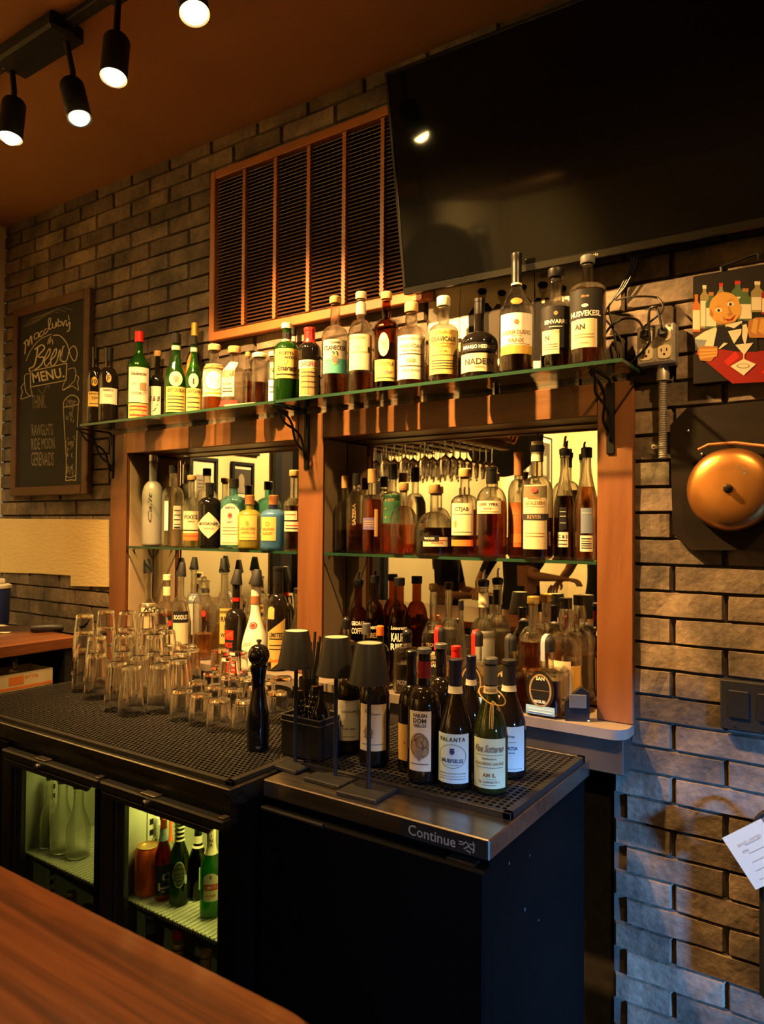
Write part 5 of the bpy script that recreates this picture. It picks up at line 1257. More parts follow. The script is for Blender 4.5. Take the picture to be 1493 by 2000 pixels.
top(380, 661, 32, 'small green liqueur bottle with a yellow label, twin of the larger one', y=-.22, kind=(.44, .78, .38, 'slope'), glass='g_green', cap=('screw', .034, 'c_black'), ring=(.80, .85, 'c_cream'), liq=('l_green', .62), labels=[L(.05, .34, 1.0, 'p_yellow', [('GENTIANE', .86, .14), ('-', .6, .05), ('-', .4, .05), ('-', .2, .05)]), L(.34, .52, .62, 'p_cream', [('T', .5, .5)], shape='oval')])
top(411, 637, 32, 'dark bottle with a gold capsule and an orange diamond label', y=-.14, kind='bordeaux', glass='g_wine', cap=('screw', .065, 'c_gold'), labels=[L(.22, .72, 1.25, 'p_orange', [], shape='diamond', az=-18), L(.40, .56, .6, 'p_yellow', [('N', .5, .5, 'i_red')], az=-18)])
top(422, 673, 47, 'clear corked bottle with a cream label bearing a round white seal', kind=(.62, .76, .40, 'round'), cap=('cork', .022, 'c_cork'), liq=('l_copper', .40), labels=[L(.22, .70, 1.1, 'p_cream', [('MEZCAL DESTILADO', .90, .07, 'i_orange'), ('o', .48, .30, 'i_tan'), ('@', .48, .27, 'i_white'), ('RH', .5, .2, 'i_grey', {'sh': .3}), ('-', .1, .05, 'i_orange')])])
top(468, 683, 52, 'clear bottle with a small engraved botanical label', y=-.22, kind=(.58, .72, .36, 'round'), cap=('cork', .024, 'c_tan'), liq=('l_clear', .45), labels=[L(.20, .75, .55, 'p_cream', [('o', .65, .20, 'i_grey', {'a': .7}), ('@', .62, .10, 'i_tan'), ('ROSA', .35, .08), ('-', .22, .03), ('-', .14, .03)], az=-30), L(.05, .14, .8, 'p_red', [], az=-30)])
top(501, 692, 22, 'small clear bottle with deep red liqueur', y=-.15, kind='spirit', cap=('cork', .018, 'c_tan'), liq=('l_red', .55), labels=[L(.12, .40, .6, 'p_cream', [('-', .7, .06), ('-', .5, .06)], az=-30)])
top(511, 690, 30, 'straight clear bottle half filled with dark red liqueur', y=-.24, kind=(.86, .92, .70, 'round'), cap=('cork', .016, 'c_cream'), liq=('l_dark', .50))
top(529, 688, 27, 'slim clear bottle with a pale blue label beside the bulbous green bottle', y=-.22, kind=(.84, .92, .60, 'round'), cap=('cork', .016, 'c_cream'), labels=[L(.08, .50, .8, 'p_ltblue', [('-', .7, .05), ('-', .5, .05)]), L(.52, .80, .6, 'p_cream', [('NO', .5, .3)])])
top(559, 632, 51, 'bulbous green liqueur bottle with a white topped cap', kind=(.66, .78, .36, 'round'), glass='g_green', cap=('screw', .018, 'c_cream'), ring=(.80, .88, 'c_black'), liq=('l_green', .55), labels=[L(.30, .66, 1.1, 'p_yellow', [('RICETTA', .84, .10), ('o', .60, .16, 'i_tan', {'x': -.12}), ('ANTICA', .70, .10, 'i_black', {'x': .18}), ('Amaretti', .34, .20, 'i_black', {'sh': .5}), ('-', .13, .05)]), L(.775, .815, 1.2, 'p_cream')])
top(592, 646, 26, 'dark bottle with a black and cream banded cap behind the red topped one', y=-.14, kind='bordeaux', glass='g_wine', cap=('screw', .03, 'c_black'), ring=(.82, .88, 'c_cream'))
top(604, 641, 45, 'dark liqueur bottle sealed with red wax and a framed tan label', kind=(.68, .80, .46, 'round'), glass='g_black', cap=('capsule', .05, 'c_red'), labels=[L(.06, .44, .95, 'p_white', [('#', .46, .86, 'i_tan', {'w': .9})], az=-4), L(.07, .43, .86, 'p_yellow', [('-', .85, .03), ('-', .7, .03), ('-', .5, .03), ('-', .3, .03)], az=-4), L(.43, .54, 1.1, 'p_white', [('CAROFFASS', .5, .62, 'i_red', {'b': .02})], az=-2)])
top(654, 580, 53, 'tall clear whisky bottle with a white and teal label', kind=(.62, .74, .34, 'round'), nb=.12, cap=('cork', .022, 'c_cork'), liq=('l_copper', .26), labels=[L(.24, .555, 1.05, 'p_white', [('TOWER', .90, .07), ('CLANECKER', .74, .14, 'i_black', {'b': .03, 'wd': .86}), ('23', .55, .16), ('YEARS', .40, .05), ('-', .34, .02)]), L(.23, .37, 1.05, 'p_teal', [], shape='rect'), L(.31, .41, .24, 'p_tan', [('@', .5, .32, 'i_grey')], shape='oval')])
top(704, 571, 49, 'clear whisky bottle with a cream label and paper neck tag', kind=(.62, .76, .34, 'round'), nb=.10, cap=('cork', .022, 'c_cream'), liq=('l_copper', .22), labels=[L(.23, .57, 1.1, 'p_cream', [('REIT ISLEAN', .90, .07, 'i_tan', {'x': -.15}), ('0', .62, .12, 'i_grey', {'x': -.1}), ('8', .58, .16, 'i_black', {'x': .33}), ('-', .5, .02, 'i_tan')]), L(.235, .38, .85, 'p_pink', [('o', .3, .16, 'i_white', {'x': .2, 'a': .7})], az=-8), L(.78, .90, .75, 'p_white', [], shape='arch')])
top(754, 571, 50, 'amber glass whisky bottle with an oval upper label', kind=(.64, .76, .34, 'round'), nb=.16, glass='g_brown', cap=('cork', .022, 'c_cork'), liq=('l_dark', .50), labels=[L(.10, .31, 1.05, 'p_yellow', [('BRISTLE', .80, .16, 'i_gold'), ('alder', .42, .22, 'i_grey', {'sh': .4}), ('-', .15, .04)]), L(.34, .57, .44, 'p_cream', [('X', .5, .35, 'i_tan')], shape='oval', az=-12)])
top(803, 592, 58, 'stout clear whisky bottle with a large cream label', kind=(.66, .78, .36, 'round'), nb=.18, cap=('cork', .028, 'c_cork'), liq=('l_copper', .16), labels=[L(.10, .595, 1.12, 'p_white', [('AGED IN OAK CASKS', .92, .05, 'i_tan'), ('JAMINIONA', .74, .12, 'i_grey', {'wd': .84}), ('IRISH WHISKEY', .65, .05, 'i_tan'), ('-', .57, .02), ('060', .42, .10, 'i_tan'), ('-', .30, .02), ('SMALL BATCH', .20, .05, 'i_grey')])])
top(866, 580, 60, 'clear whisky bottle with a mustard label and thick glass stopper', kind=(.62, .74, .34, 'round'), nb=.2, cap=('cork', .028, 'c_cream'), liq=('l_copper', .14), labels=[L(.11, .60, 1.1, 'p_yellow', [('DISTILLERS EST', .93, .05, 'i_gold'), ('GRAVICAUE', .78, .11, 'i_black', {'wd': .84}), ('-', .68, .03, 'i_gold'), ('HIGHLAND', .62, .05, 'i_gold'), ('10 YR', .50, .06, 'i_gold'), ('-', .42, .015), ('-', .30, .02), ('-', .24, .02), ('-', .18, .02), ('-', .12, .02)])])
top(936, 584, 74, 'squat black liqueur bottle with a long neck and wide tan label', kind='squat', glass='g_black', cap=('capsule', .045, 'c_black'), labels=[L(.09, .305, 1.2, 'p_cream', [('NADEIN', .55, .34, 'i_black', {'b': .02}), ('RESERVA', .25, .10, 'i_tan')]), L(.33, .43, 1.1, 'p_black', [('MANGO HEERRUZ', .5, .45, 'i_white')])])
top(1008, 495, 67, 'tall clear cognac bottle with a long black capsule', y=-.31, kind=(.50, .76, .28, 'slope'), cap=('capsule', .085, 'c_black'), liq=('l_black', .28), ring=(.735, .75, 'c_cream'), labels=[L(.145, .475, 1.1, 'p_paper', [('@', .78, .07, 'i_gold', {'shape': 'diamond'}), ('@', .78, .06, 'i_tan'), ('CAERM DUEHO', .53, .11, 'i_gold', {'wd': .86}), ('SINCE 1870', .44, .04, 'i_tan'), ('FANX', .33, .11, 'i_gold'), ('-', .24, .015, 'i_gold'), ('-', .06, .02, 'i_gold', {'w': 1.2})]), L(.145, .215, 1.1, 'p_gold', []), L(.545, .605, .34, 'p_orange', [('o', .5, .4, 'i_gold')], shape='oval')])
top(1086, 525, 60, 'dark bourbon bottle with a black sleeve and small square label', y=-.295, kind=(.62, .70, .40, 'round'), cap=('cork', .024, 'c_black'), liq=('l_black', .60), labels=[L(.20, .60, 1.1, 'p_black', [('SINVARRE', .62, .10, 'i_white'), ('-', .5, .02, 'i_white', {'w': .5}), ('CAS', .38, .07, 'i_tan'), ('@', .82, .05, 'i_tan')]), L(.14, .37, .62, 'p_cream', [('N', .68, .2, 'i_black', {'x': -.15, 'b': .03}), ('-', .4, .02), ('-', .3, .02), ('-', .2, .02)], az=-22)])
top(1148, 500, 71, 'large dark bourbon bottle nearest the outlet box, with a cream square label', y=-.305, kind=(.70, .78, .30, 'round'), cap=('cork', .020, 'c_grey'), liq=('l_dark', .70), labels=[L(.16, .66, 1.05, 'p_black', [('@', .70, .03, 'i_white', {'a': 2}), ('HUSVEKESL', .56, .10, 'i_white', {'b': .03, 'wd': .86}), ('Single', .86, .06, 'i_tan', {'sh': .4}), ('-', .46, .012, 'i_white', {'w': .6}), ('086', .38, .07, 'i_white')], az=-8), L(.14, .39, .78, 'p_cream', [('AN', .74, .2, 'i_black', {'x': -.12, 'b': .04}), ('-', .46, .03, 'i_tan'), ('-', .36, .03, 'i_tan'), ('-', .16, .02, 'i_tan', {'w': .5})], az=-14)])
o = MB().box(-.004, .004, -.01, .01, 0, .07, .001)
q = MB(); q.box(-.075, .075, -.018, .018, .0, .009, .003); t = thing('foil_packet', 'flat silver packet lying on the glass shelf among the small bottles', 'packet', (solve_x(468, -.325, ZS), -.325, ZS), rad(8)); q.build('packet', P('foil', (.5, .42, .3), .3, .6), t); MB().box(-.075, -.05, -.019, .019, .0005, .0095, .003).build('red_end', 'p_red', t)

relax([b for b in BOTTLES[_n0:]], (-2.65, -.50), (-.352, W0-.018)); _n0 = len(BOTTLES)
# ---------------------------------------------------------------- gin shelf (narrower bay)
G2 = 'bottles on the glass shelf of the narrower bay'; MY = -.125
def gin(u, vt, w, label, y=MY, **k): return bottle(u, vt, w, y, ZI+.0003, label, group=G2, **k)
gin(297, 888, 40, 'frosted grey vodka bottle with upright script lettering', kind=(.55, .72, .36, 'round'), glass='g_frost', cap=('screw', .028, 'c_silver'), liq=('l_clear', .5), labels=[L(.22, .62, .30, 'g_frost', [('Calit', .5, .105, 'i_black', {'rot': pi/2, 'sh': .3, 'wd': 5.0, 'b': .02})], az=-14)])
gin(337, 909, 42, 'clear gin bottle with a black cap and white back label', kind=(.62, .76, .36, 'round'), cap=('screw', .032, 'c_black'), liq=('l_clear', .55), labels=[L(.22, .50, .4, 'p_white', [('-', .8, .04), ('-', .6, .04), ('-', .4, .04), ('-', .2, .04), ('#', .06, .08, 'i_black')], az=24), L(.20, .56, .22, 'p_paper', [('|', 0, .0015, 'i_grey')], az=-36)])
gin(373, 928, 36, 'greenish corked bottle with a cream and orange label', kind=(.55, .72, .36, 'round'), cap=('cork', .02, 'c_cork'), glass='g_clear', liq=('l_yel', .3), labels=[L(.20, .50, 1.0, 'p_cream', [('FIXES.', .72, .2, 'i_black', {'b': .02}), ('SINGLE', .52, .07), ('#', .12, .05, 'i_black', {'w': 1.05})]), L(.10, .20, 1.0, 'p_orange', [('-', .6, .1, 'i_red')])])
gin(409, 943, 45, 'black apothecary gin bottle with a cream diamond label', y=-.14, kind=(.66, .78, .34, 'round'), glass='g_black', cap=('capsule', .045, 'c_black'), labels=[L(.15, .55, 1.28, 'p_cream', [('BODKNER', .56, .11, 'i_black', {'wd': .7}), ('HENDLIP', .38, .07, 'i_grey')], shape='diamond', az=-5)])
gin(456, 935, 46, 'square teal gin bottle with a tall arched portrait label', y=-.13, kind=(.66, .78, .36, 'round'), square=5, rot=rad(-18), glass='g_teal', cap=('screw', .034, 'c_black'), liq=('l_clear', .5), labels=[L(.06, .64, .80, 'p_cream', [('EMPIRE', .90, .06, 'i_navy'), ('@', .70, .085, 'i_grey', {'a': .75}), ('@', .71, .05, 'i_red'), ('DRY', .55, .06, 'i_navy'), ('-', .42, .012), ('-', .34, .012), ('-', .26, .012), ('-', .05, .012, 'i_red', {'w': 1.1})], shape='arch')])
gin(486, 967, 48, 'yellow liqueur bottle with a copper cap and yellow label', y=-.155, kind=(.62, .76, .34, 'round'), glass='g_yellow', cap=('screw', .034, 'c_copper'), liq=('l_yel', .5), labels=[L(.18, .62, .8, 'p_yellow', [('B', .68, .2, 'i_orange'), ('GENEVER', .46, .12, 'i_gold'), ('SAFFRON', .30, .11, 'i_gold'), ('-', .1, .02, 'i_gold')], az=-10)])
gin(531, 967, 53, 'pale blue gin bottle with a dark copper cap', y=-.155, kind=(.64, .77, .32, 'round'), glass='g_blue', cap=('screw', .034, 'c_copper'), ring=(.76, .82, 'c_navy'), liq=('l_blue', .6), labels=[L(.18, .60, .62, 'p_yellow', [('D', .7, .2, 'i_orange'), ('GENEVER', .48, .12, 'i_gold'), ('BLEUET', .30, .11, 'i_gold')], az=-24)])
gin(573, 918, 40, 'dark aperitif bottle half hidden by the middle stile', y=-.14, kind=(.58, .68, .36, 'round'), cap=('cork', .022, 'c_cork'), liq=('l_dark', .58), labels=[L(.38, .49, .7, 'p_cream', [('-', .6, .1, 'i_red')], az=-20), L(.24, .36, .9, 'p_cream', [('-', .6, .1, 'i_red'), ('-', .3, .1)], az=-10)])

relax(BOTTLES[_n0:], (SX[0][1]+.004, SX[1][0]+.02), (-.196, YM-.005)); _n0 = len(BOTTLES)
# ---------------------------------------------------------------- whiskey shelf (wider bay)
G3 = 'bottles on the glass shelf of the wider bay'
def whi(u, vt, w, label, y=-.125, **k): return bottle(u, vt, w, y, ZI+.0003, label, group=G3, **k)
whi(655, 930, 40, 'rounded whiskey flask with a tan cap beside the middle stile', y=-.10, kind=(.52, .70, .32, 'round'), cap=('screw', .042, 'c_tan'), liq=('l_dark', .30), labels=[L(.12, .2, .12, 'p_white', [], az=40)])
whi(694, 925, 35, 'square embossed whiskey bottle with a black and silver cap', y=-.115, kind=(.66, .80, .40, 'round'), square=5, rot=rad(-14), cap=('screw', .038, 'c_black'), ring=(.80, .835, 'c_silver'), liq=('l_copper', .38), labels=[L(.30, .66, .34, 'g_clear', [('SAZERA', .5, .13, 'i_tan', {'rot': pi/2, 'wd': 3.6})])])
whi(727, 916, 40, 'dark red brandy bottle with a tan cap and small purple label', y=-.13, kind=(.64, .72, .38, 'round'), cap=('screw', .046, 'c_tan'), liq=('l_red', .66), labels=[L(.28, .42, .7, 'p_purple', [('-', .7, .08, 'i_tan'), ('-', .5, .08, 'i_tan'), ('-', .3, .08, 'i_tan')], az=-20), L(.20, .52, .18, 'p_tan', [], az=24)])
whi(766, 907, 44, 'ornate whiskey decanter with a dark green label', y=-.105, kind=(.56, .72, .34, 'round'), cap=('screw', .05, 'c_black'), liq=('l_copper', .34), labels=[L(.34, .66, .85, 'p_green', [('@', .8, .04, 'i_gold', {'x': -.3}), ('@', .5, .04, 'i_gold', {'x': -.3}), ('@', .2, .04, 'i_gold', {'x': -.3}), ('RYE', .8, .1, 'i_gold')], az=-10)])
whi(793, 942, 54, 'arched clear bourbon flask nearly empty, tan stopper', y=-.15, kind=(.48, .72, .28, 'round'), cap=('cork', .026, 'c_tan'), liq=('l_amber', .16), labels=[])
whi(840, 945, 80, 'wide round bourbon decanter with dark liquid and a slanted cream label', y=-.145, kind='wide', cap=('cork', .030, 'c_tan'), liq=('l_black', .42), labels=[L(.13, .26, .72, 'p_cream', [('-', .65, .08, 'i_red'), ('BOURBON', .4, .2, 'i_tan')], az=8), L(.20, .28, .48, 'p_black', [('WOOD', .5, .4, 'i_white')], az=-14)])
whi(907, 915, 56, 'whiskey bottle with a tan cork and cut corner cream label', y=-.135, kind=(.62, .74, .34, 'round'), cap=('cork', .026, 'c_cork'), liq=('l_red', .56), labels=[L(.24, .60, .90, 'p_cream', [('ICTJAB', .80, .15, 'i_black', {'b': .02}), ('-', .66, .015), ('#', .35, .2, 'i_orange', {'w': .12, 'x': -.25}), ('-', .10, .015)], az=-14), L(.12, .19, .88, 'p_orange', [], az=-14)])
whi(960, 912, 60, 'flask shaped rye bottle with a black capsule and cream band label', y=-.15, kind=(.60, .78, .34, 'round'), cap=('capsule', .050, 'c_black'), liq=('l_red', .62), labels=[L(.48, .62, .92, 'p_cream', [('DEEK YPRK', .72, .24, 'i_black', {'b': .02}), ('BARREL', .4, .15, 'i_grey'), ('-', .15, .05, 'i_tan')], az=-14)])
whi(1013, 883, 42, 'tall whiskey bottle with a copper capsule and rust label', y=-.10, kind=(.60, .74, .42, 'round'), cap=('capsule', .070, 'c_copper'), liq=('l_dark', .4), labels=[L(.10, .52, .8, 'p_rust', [('-', .75, .02, 'i_tan'), ('-', .65, .02, 'i_tan'), ('#', .2, .2, 'i_orange', {'w': .9})], az=-14)])
whi(1052, 845, 63, 'large whiskey bottle with a metal pourer, pale neck band and tall cream label', y=-.15, kind=(.60, .76, .36, 'round'), cap=('pour', .055, 'c_black'), extra='c_black', ring=(.77, .93, 'c_cream'), liq=('l_dark', .38), labels=[L(.08, .58, .82, 'p_cream', [('@', .92, .045, 'i_red'), ('Buffalon', .80, .05, 'i_gold', {'sh': .3}), ('GOLDEN', .72, .06, 'i_gold'), ('-', .66, .008, 'i_tan'), ('#', .50, .10, 'i_black', {'w': 1.15}), ('REVER', .50, .06, 'i_tan'), ('-', .25, .01, 'i_tan'), ('-', .20, .01, 'i_tan')], az=-10)])
whi(1100, 852, 42, 'long necked dark rum bottle with a pourer and small white label', y=-.12, kind='cone', cap=('pour', .055, 'c_black'), extra='c_copper', liq=('l_black', .60), labels=[L(.10, .22, .5, 'p_white', [('C & S', .7, .22), ('-', .45, .06), ('-', .2, .06)], az=-8), L(.24, .42, .34, 'p_black', [('-', .8, .02, 'i_white'), ('-', .6, .02, 'i_white'), ('-', .3, .02, 'i_white')], az=-8)])
whi(1146, 874, 46, 'long necked rum bottle with a barcode label beside the right stile', y=-.135, kind='cone', cap=('screw', .028, 'c_black'), liq=('l_amber', .66), labels=[L(.08, .22, .55, 'p_white', [('-', .8, .07), ('-', .65, .05), ('-', .5, .08), ('-', .36, .05), ('-', .22, .07)], az=0), L(.24, .46, .5, 'p_steel', [('-', .8, .02, 'i_white')], az=0)])

relax(BOTTLES[_n0:], (SX[1][1]+.002, SX[2][0]-.002), (-.198, YM-.005)); _n0 = len(BOTTLES)
# ---------------------------------------------------------------- ledge, narrower bay
G4 = 'bottles on the ledge of the narrower bay'
def led(u, vt, w, label, y=-.12, **k): return bottle(u, vt, w, y, ZL+.0003, label, group=G4, **k)
CV = lambda h=.05: ('cover', h, 'c_mblack')
led(289, 1092, 36, 'clear brandy bottle with a tilted black pourer cover and plain label', kind=(.52, .66, .36, 'slope'), cap=CV(.055), tilt=-.2, liq=('l_clear', .4), labels=[L(.28, .50, .85, 'p_cream', [('MS', .72, .28, 'i_black', {'sh': .3}), ('BRANDY', .3, .2)])])
led(325, 1122, 37, 'amber bottle with a cream cap and red print label', kind=(.50, .66, .38, 'round'), cap=('screw', .022, 'c_cream'), ring=(.72, .84, 'c_cream'), liq=('l_copper', .5), labels=[L(.05, .46, .8, 'p_black', [('@', .75, .1, 'i_red'), ('A', .4, .2, 'i_white')], az=14)])
led(352, 1098, 35, 'clear bottle with a black pourer cover and banded label', y=-.19, kind=(.52, .68, .36, 'round'), cap=CV(.055), tilt=.1, liq=('l_clear', .4), labels=[L(.36, .48, .95, 'p_black', [('BOODLES', .5, .4, 'i_white')]), L(.08, .36, .95, 'p_cream', [('JN', .12, .12, 'i_black', {'x': .2})])])
led(377, 1088, 28, 'clear bottle with a tall narrow white label and black pourer cover', y=-.12, kind=(.58, .72, .42, 'round'), cap=CV(.05), tilt=.05, liq=('l_clear', .4), labels=[L(.20, .52, .75, 'p_white', []), L(.53, .62, .85, 'p_steel', [('MUST', .5, .5, 'i_white')])])
led(404, 1125, 42, 'cut crystal decanter with a glass stopper', y=-.17, kind=(.66, .80, .52, 'round'), cap=('ball', .022, 'g_solid'), ring=(.80, .85, 'c_silver'), liq=('l_amber', .32), name='decanter', labels=[L(.52, .60, .2, 'p_red', [], shape='oval')])
led(430, 1090, 38, 'clear rum bottle with a black pourer cover and a yellow label', y=-.13, kind=(.52, .68, .36, 'round'), cap=CV(.055), tilt=-.08, liq=('l_gold', .4), labels=[L(.15, .50, .7, 'p_yellow', [('RUM', .7, .15), ('B', .45, .16), ('WRAY', .25, .12)], az=14)])
led(460, 1112, 42, 'dark vermouth bottle with red labels and a black pourer cover', y=-.17, kind=(.54, .68, .36, 'round'), glass='g_wine', cap=CV(.055), tilt=.1, ring=(.66, .70, 'c_red'), labels=[L(.05, .14, .7, 'p_red', [('-', .5, .1, 'i_white')], az=-20), L(.26, .36, .5, 'p_red', [('PUNT', .5, .4, 'i_gold', {'rot': .3})], az=-40), L(.15, .26, .5, 'p_black', [('MESS', .5, .5, 'i_red')], az=-40)])
led(498, 1112, 53, 'opaque white coconut liqueur bottle with a red seal', y=-.19, kind=(.22, .72, .34, 'slope'), glass='g_white', cap=CV(.055), tilt=.12, ring=(.65, .73, 'c_copper'), labels=[L(.40, .47, .32, 'p_red', [('o', .5, .35, 'i_white')], shape='oval', az=-16), L(.18, .28, .4, 'g_white', [('COCO', .7, .35, 'i_grey', {'rot': .2})], az=-40)])
led(545, 1107, 44, 'black wine shaped bottle with a yellow deco label', y=-.17, kind=(.52, .74, .40, 'round'), glass='g_wine', cap=('capsule', .060, 'c_black'), labels=[L(.06, .44, .85, 'p_yellow', [('LIMITED', .76, .12), ('-', .66, .03), ('-', .5, .02), ('-', .4, .02), ('Bottled', .12, .1, 'i_orange', {'sh': .4})], az=-6, shape='tilt'), L(.50, .62, .34, 'p_yellow', [], az=-36, shape='arch')])
led(576, 1148, 34, 'short clear bottle tucked against the middle stile', y=-.14, kind=(.45, .70, .36, 'slope'), cap=('screw', .02, 'c_black'), liq=('l_gold', .4), labels=[L(.15, .45, .7, 'p_cream', [('-', .6, .04)], az=10)])

relax(BOTTLES[_n0:], (SX[0][1]+.002, SX[1][0]-.002), (-.246, YM-.005)); _n0 = len(BOTTLES)
# ---------------------------------------------------------------- ledge, wider bay
G5 = 'bottles on the ledge of the wider bay'
def ler(u, vt, w, label, y=-.085, **k): return bottle(u, vt, w, y, ZL+.0003, label, group=G5, **k)
coffee = dict(kind=(.52, .76, .40, 'round'), glass='g_brown')
ler(699, 1118, 40, 'brown coffee liqueur bottle with a pourer beside the side panel', cap=('pour', .045, 'c_black'), extra='c_black', liq=('l_black', .5), labels=[L(.38, .56, .8, 'g_brown', [('GEORGE', .75, .22, 'i_white'), ('COFFEE', .35, .32, 'i_white', {'b': .02})])], **coffee)
ler(731, 1124, 42, 'brown coffee liqueur bottle with a ribbed cap and white print', y=-.09, cap=('screw', .024, 'c_black'), liq=('l_black', .5), labels=[L(.36, .56, .8, 'g_brown', [('looney', .72, .26, 'i_white', {'sh': .3}), ('CREME', .35, .26, 'i_tan')])], **coffee)
ler(779, 1128, 48, 'wide brown liqueur bottle with curling white lettering', y=-.09, cap=('screw', .026, 'c_black'), liq=('l_dark', .5), labels=[L(.30, .58, .85, 'g_brown', [('Loooretty', .80, .16, 'i_white', {'sh': .3}), ('KAUIO', .50, .30, 'i_white', {'wd': .8}), ('RIIEE', .18, .22, 'i_white')])], **coffee)
ler(846, 1140, 50, 'clear tequila bottle with a cork and small cream label', y=-.085, kind=(.46, .66, .28, 'round'), nb=.1, cap=('cork', .020, 'c_cork'), liq=('l_clear', .55), labels=[L(.14, .36, .55, 'p_cream', [('o', .6, .25, 'i_tan'), ('-', .25, .05)]), L(.38, .46, .7, 'g_clear', [('TEQUILA', .5, .5, 'i_tan')])])
ler(900, 1172, 24, 'small clear swing top bottle with a dark stopper', y=-.14, kind='cone', cap=('screw', .03, 'c_black'), liq=('l_gold', .4))
ler(944, 1113, 54, 'clear white rum bottle with a steel pourer and pale neck label', y=-.085, kind=(.52, .70, .34, 'round'), cap=('pour', .050, 'c_black'), ring=(.70, .82, 'c_cream'), liq=('l_clear', .55), labels=[L(.18, .52, .95, 'g_frost', [('RONDI A', .22, .17, 'i_black', {'b': .02, 'wd': .9})])])
ler(1042, 1164, 60, 'amber whiskey bottle with a golden cork and orange print', y=-.085, kind=(.58, .74, .32, 'round'), cap=('cork', .022, 'c_gold'), liq=('l_amber', .60), labels=[L(.20, .36, .6, 'g_clear', [('MNGC', .6, .5, 'i_orange', {'b': .02})])])
ler(1104, 1168, 64, 'bulb necked whisky bottle with a dark cap and tan side label', y=-.10, kind=(.58, .70, .34, 'round'), nb=.35, cap=('screw', .030, 'c_black'), liq=('l_copper', .45), labels=[L(.08, .44, .8, 'p_cream', [('@', .5, .28, 'i_black', {'x': -.2}), ('R', .12, .1, 'i_red')], az=-28), L(.10, .40, .4, 'p_yellow', [], az=40)])
# square dome capped tequila bottles, front row on the ledge
def domeb(u, vt, w, label, y=-.205, cm='c_mblack', strip='c_red', liqm='l_dark', **k):
    t = bottle(u, vt, w, y, ZL+.0003, label, group=G5, kind=(.60, .66, .34, 'round'), square=6, rot=rad(-22), cap=('dome', .046, cm), liq=(liqm, .52), **k)
    s_ = MB(); h_ = None
    cp = [c for c in t.children if c.name.startswith('cap')][0]; zz = [v.co.z for v in cp.data.vertices]; r_ = max(v.co.x for v in cp.data.vertices); z1 = max(zz); z0 = min(zz)
    pts = [(-r_*1.02, z0-.025), (-r_*1.02, z1-r_)]+[(-r_*1.02*cos(a), z1-r_+r_*1.02*sin(a)) for a in (.4, .8, 1.2)]+[(0, z1+.0008)]
    V = []
    for (x, z) in pts: V += [(x, -.007, z), (x, .007, z)]
    q = MB().add(V, [(2*i, 2*i+1, 2*i+3, 2*i+2) for i in range(len(pts)-1)]); q.xform(Matrix.Rotation(rad(52), 4, 'Z')); q.build('tax_strip', strip, cp, fix=False)
    return t
oval = [L(.10, .56, .78, 'p_black', [('o', .5, .42, 'i_tan', {'a': .7}), ('SAN', .82, .1, 'i_white'), ('-', .5, .01, 'i_tan'), ('MIGUEL', .2, .08, 'i_white')], shape='oval'), L(.03, .14, .8, 'p_blue', [('-', .6, .1, 'i_white'), ('-', .3, .1, 'i_white')])]
domeb(858, 1222, 56, 'square tequila bottle with a black dome cap and red strip beside the grey capped one', labels=oval, liqm='l_gold')
domeb(931, 1230, 58, 'square tequila bottle with a red striped dome cap behind the navy capsule wine', labels=oval, liqm='l_gold')
domeb(998, 1238, 60, 'square tequila bottle with a plain black dome cap', labels=oval, strip='c_mblack')
domeb(1063, 1240, 74, 'square tequila bottle with a silver striped dome cap and oval label', labels=oval, strip='c_steelblue', y=-.212)
ler(676, 1204, 40, 'clear bottle with a chrome trimmed black dome stopper behind a lamp', y=-.20, kind='square', square=6, rot=rad(-20), cap=('dome', .040, 'c_black'), liq=('l_amber', .5))
ler(715, 1217, 40, 'clear bottle with a grey ribbed cap behind the lamps', y=-.20, kind='flask', cap=('screw', .034, 'c_grey'), liq=('l_gold', .5))
ler(742, 1222, 34, 'dark bottle with an orange topped cap behind the lamps', y=-.21, kind='bordeaux', glass='g_black', cap=('screw', .03, 'c_orange'))
ler(795, 1228, 48, 'clear square tequila bottle with a round black ball stopper', y=-.20, kind=(.72, .78, .42, 'round'), square=6, rot=rad(-18), cap=('ball', .030, 'c_black'), liq=('l_clear', .5), labels=[L(.12, .34, .6, 'g_clear', [('FICONI', .3, .3, 'i_grey')])])
relax(BOTTLES[_n0:], (SX[1][1]+.002, SX[2][0]-.002), (-.250, YM-.005)); _n0 = len(BOTTLES)
# black clip tag at the right end of the ledge
p = onz(1148, 1418, ZL); t = thing('price_stand', 'small black stand with a dark tag at the end of the ledge', 'stand', (-.655, -.215, ZL), rad(25))
q = MB(); q.prism([(-.030, 0), (.032, 0), (.032, .075), (.010, .088), (-.030, .05)], -.012, .012); q.build('stand_body', 'blk', t); MB().box(-.02, .024, -.0155, -.0122, .035, .070, .001).build('tag_plate', 'c_grey', t)
# straws in a cup behind the first lamp
p = ony(612, 1300, -.30); t = thing('straw_cup', 'dark cup of black straws behind the lamps', 'cup', (p[0], -.32, ZM2))
MB().lathe([(0, 0), (.026, 0), (.028, .004), (.032, .10), (.030, .10), (.026, .006), (0, .006)], 24).build('cup', 'g_black', t)
for k in range(7): a = k*.9; MB().cyl((.012*cos(a), .012*sin(a), .007), (.030*cos(a)+.006, .030*sin(a), .215+.012*(k % 3)), .0045, n=8).build('straw', 'blk_rubber', t)

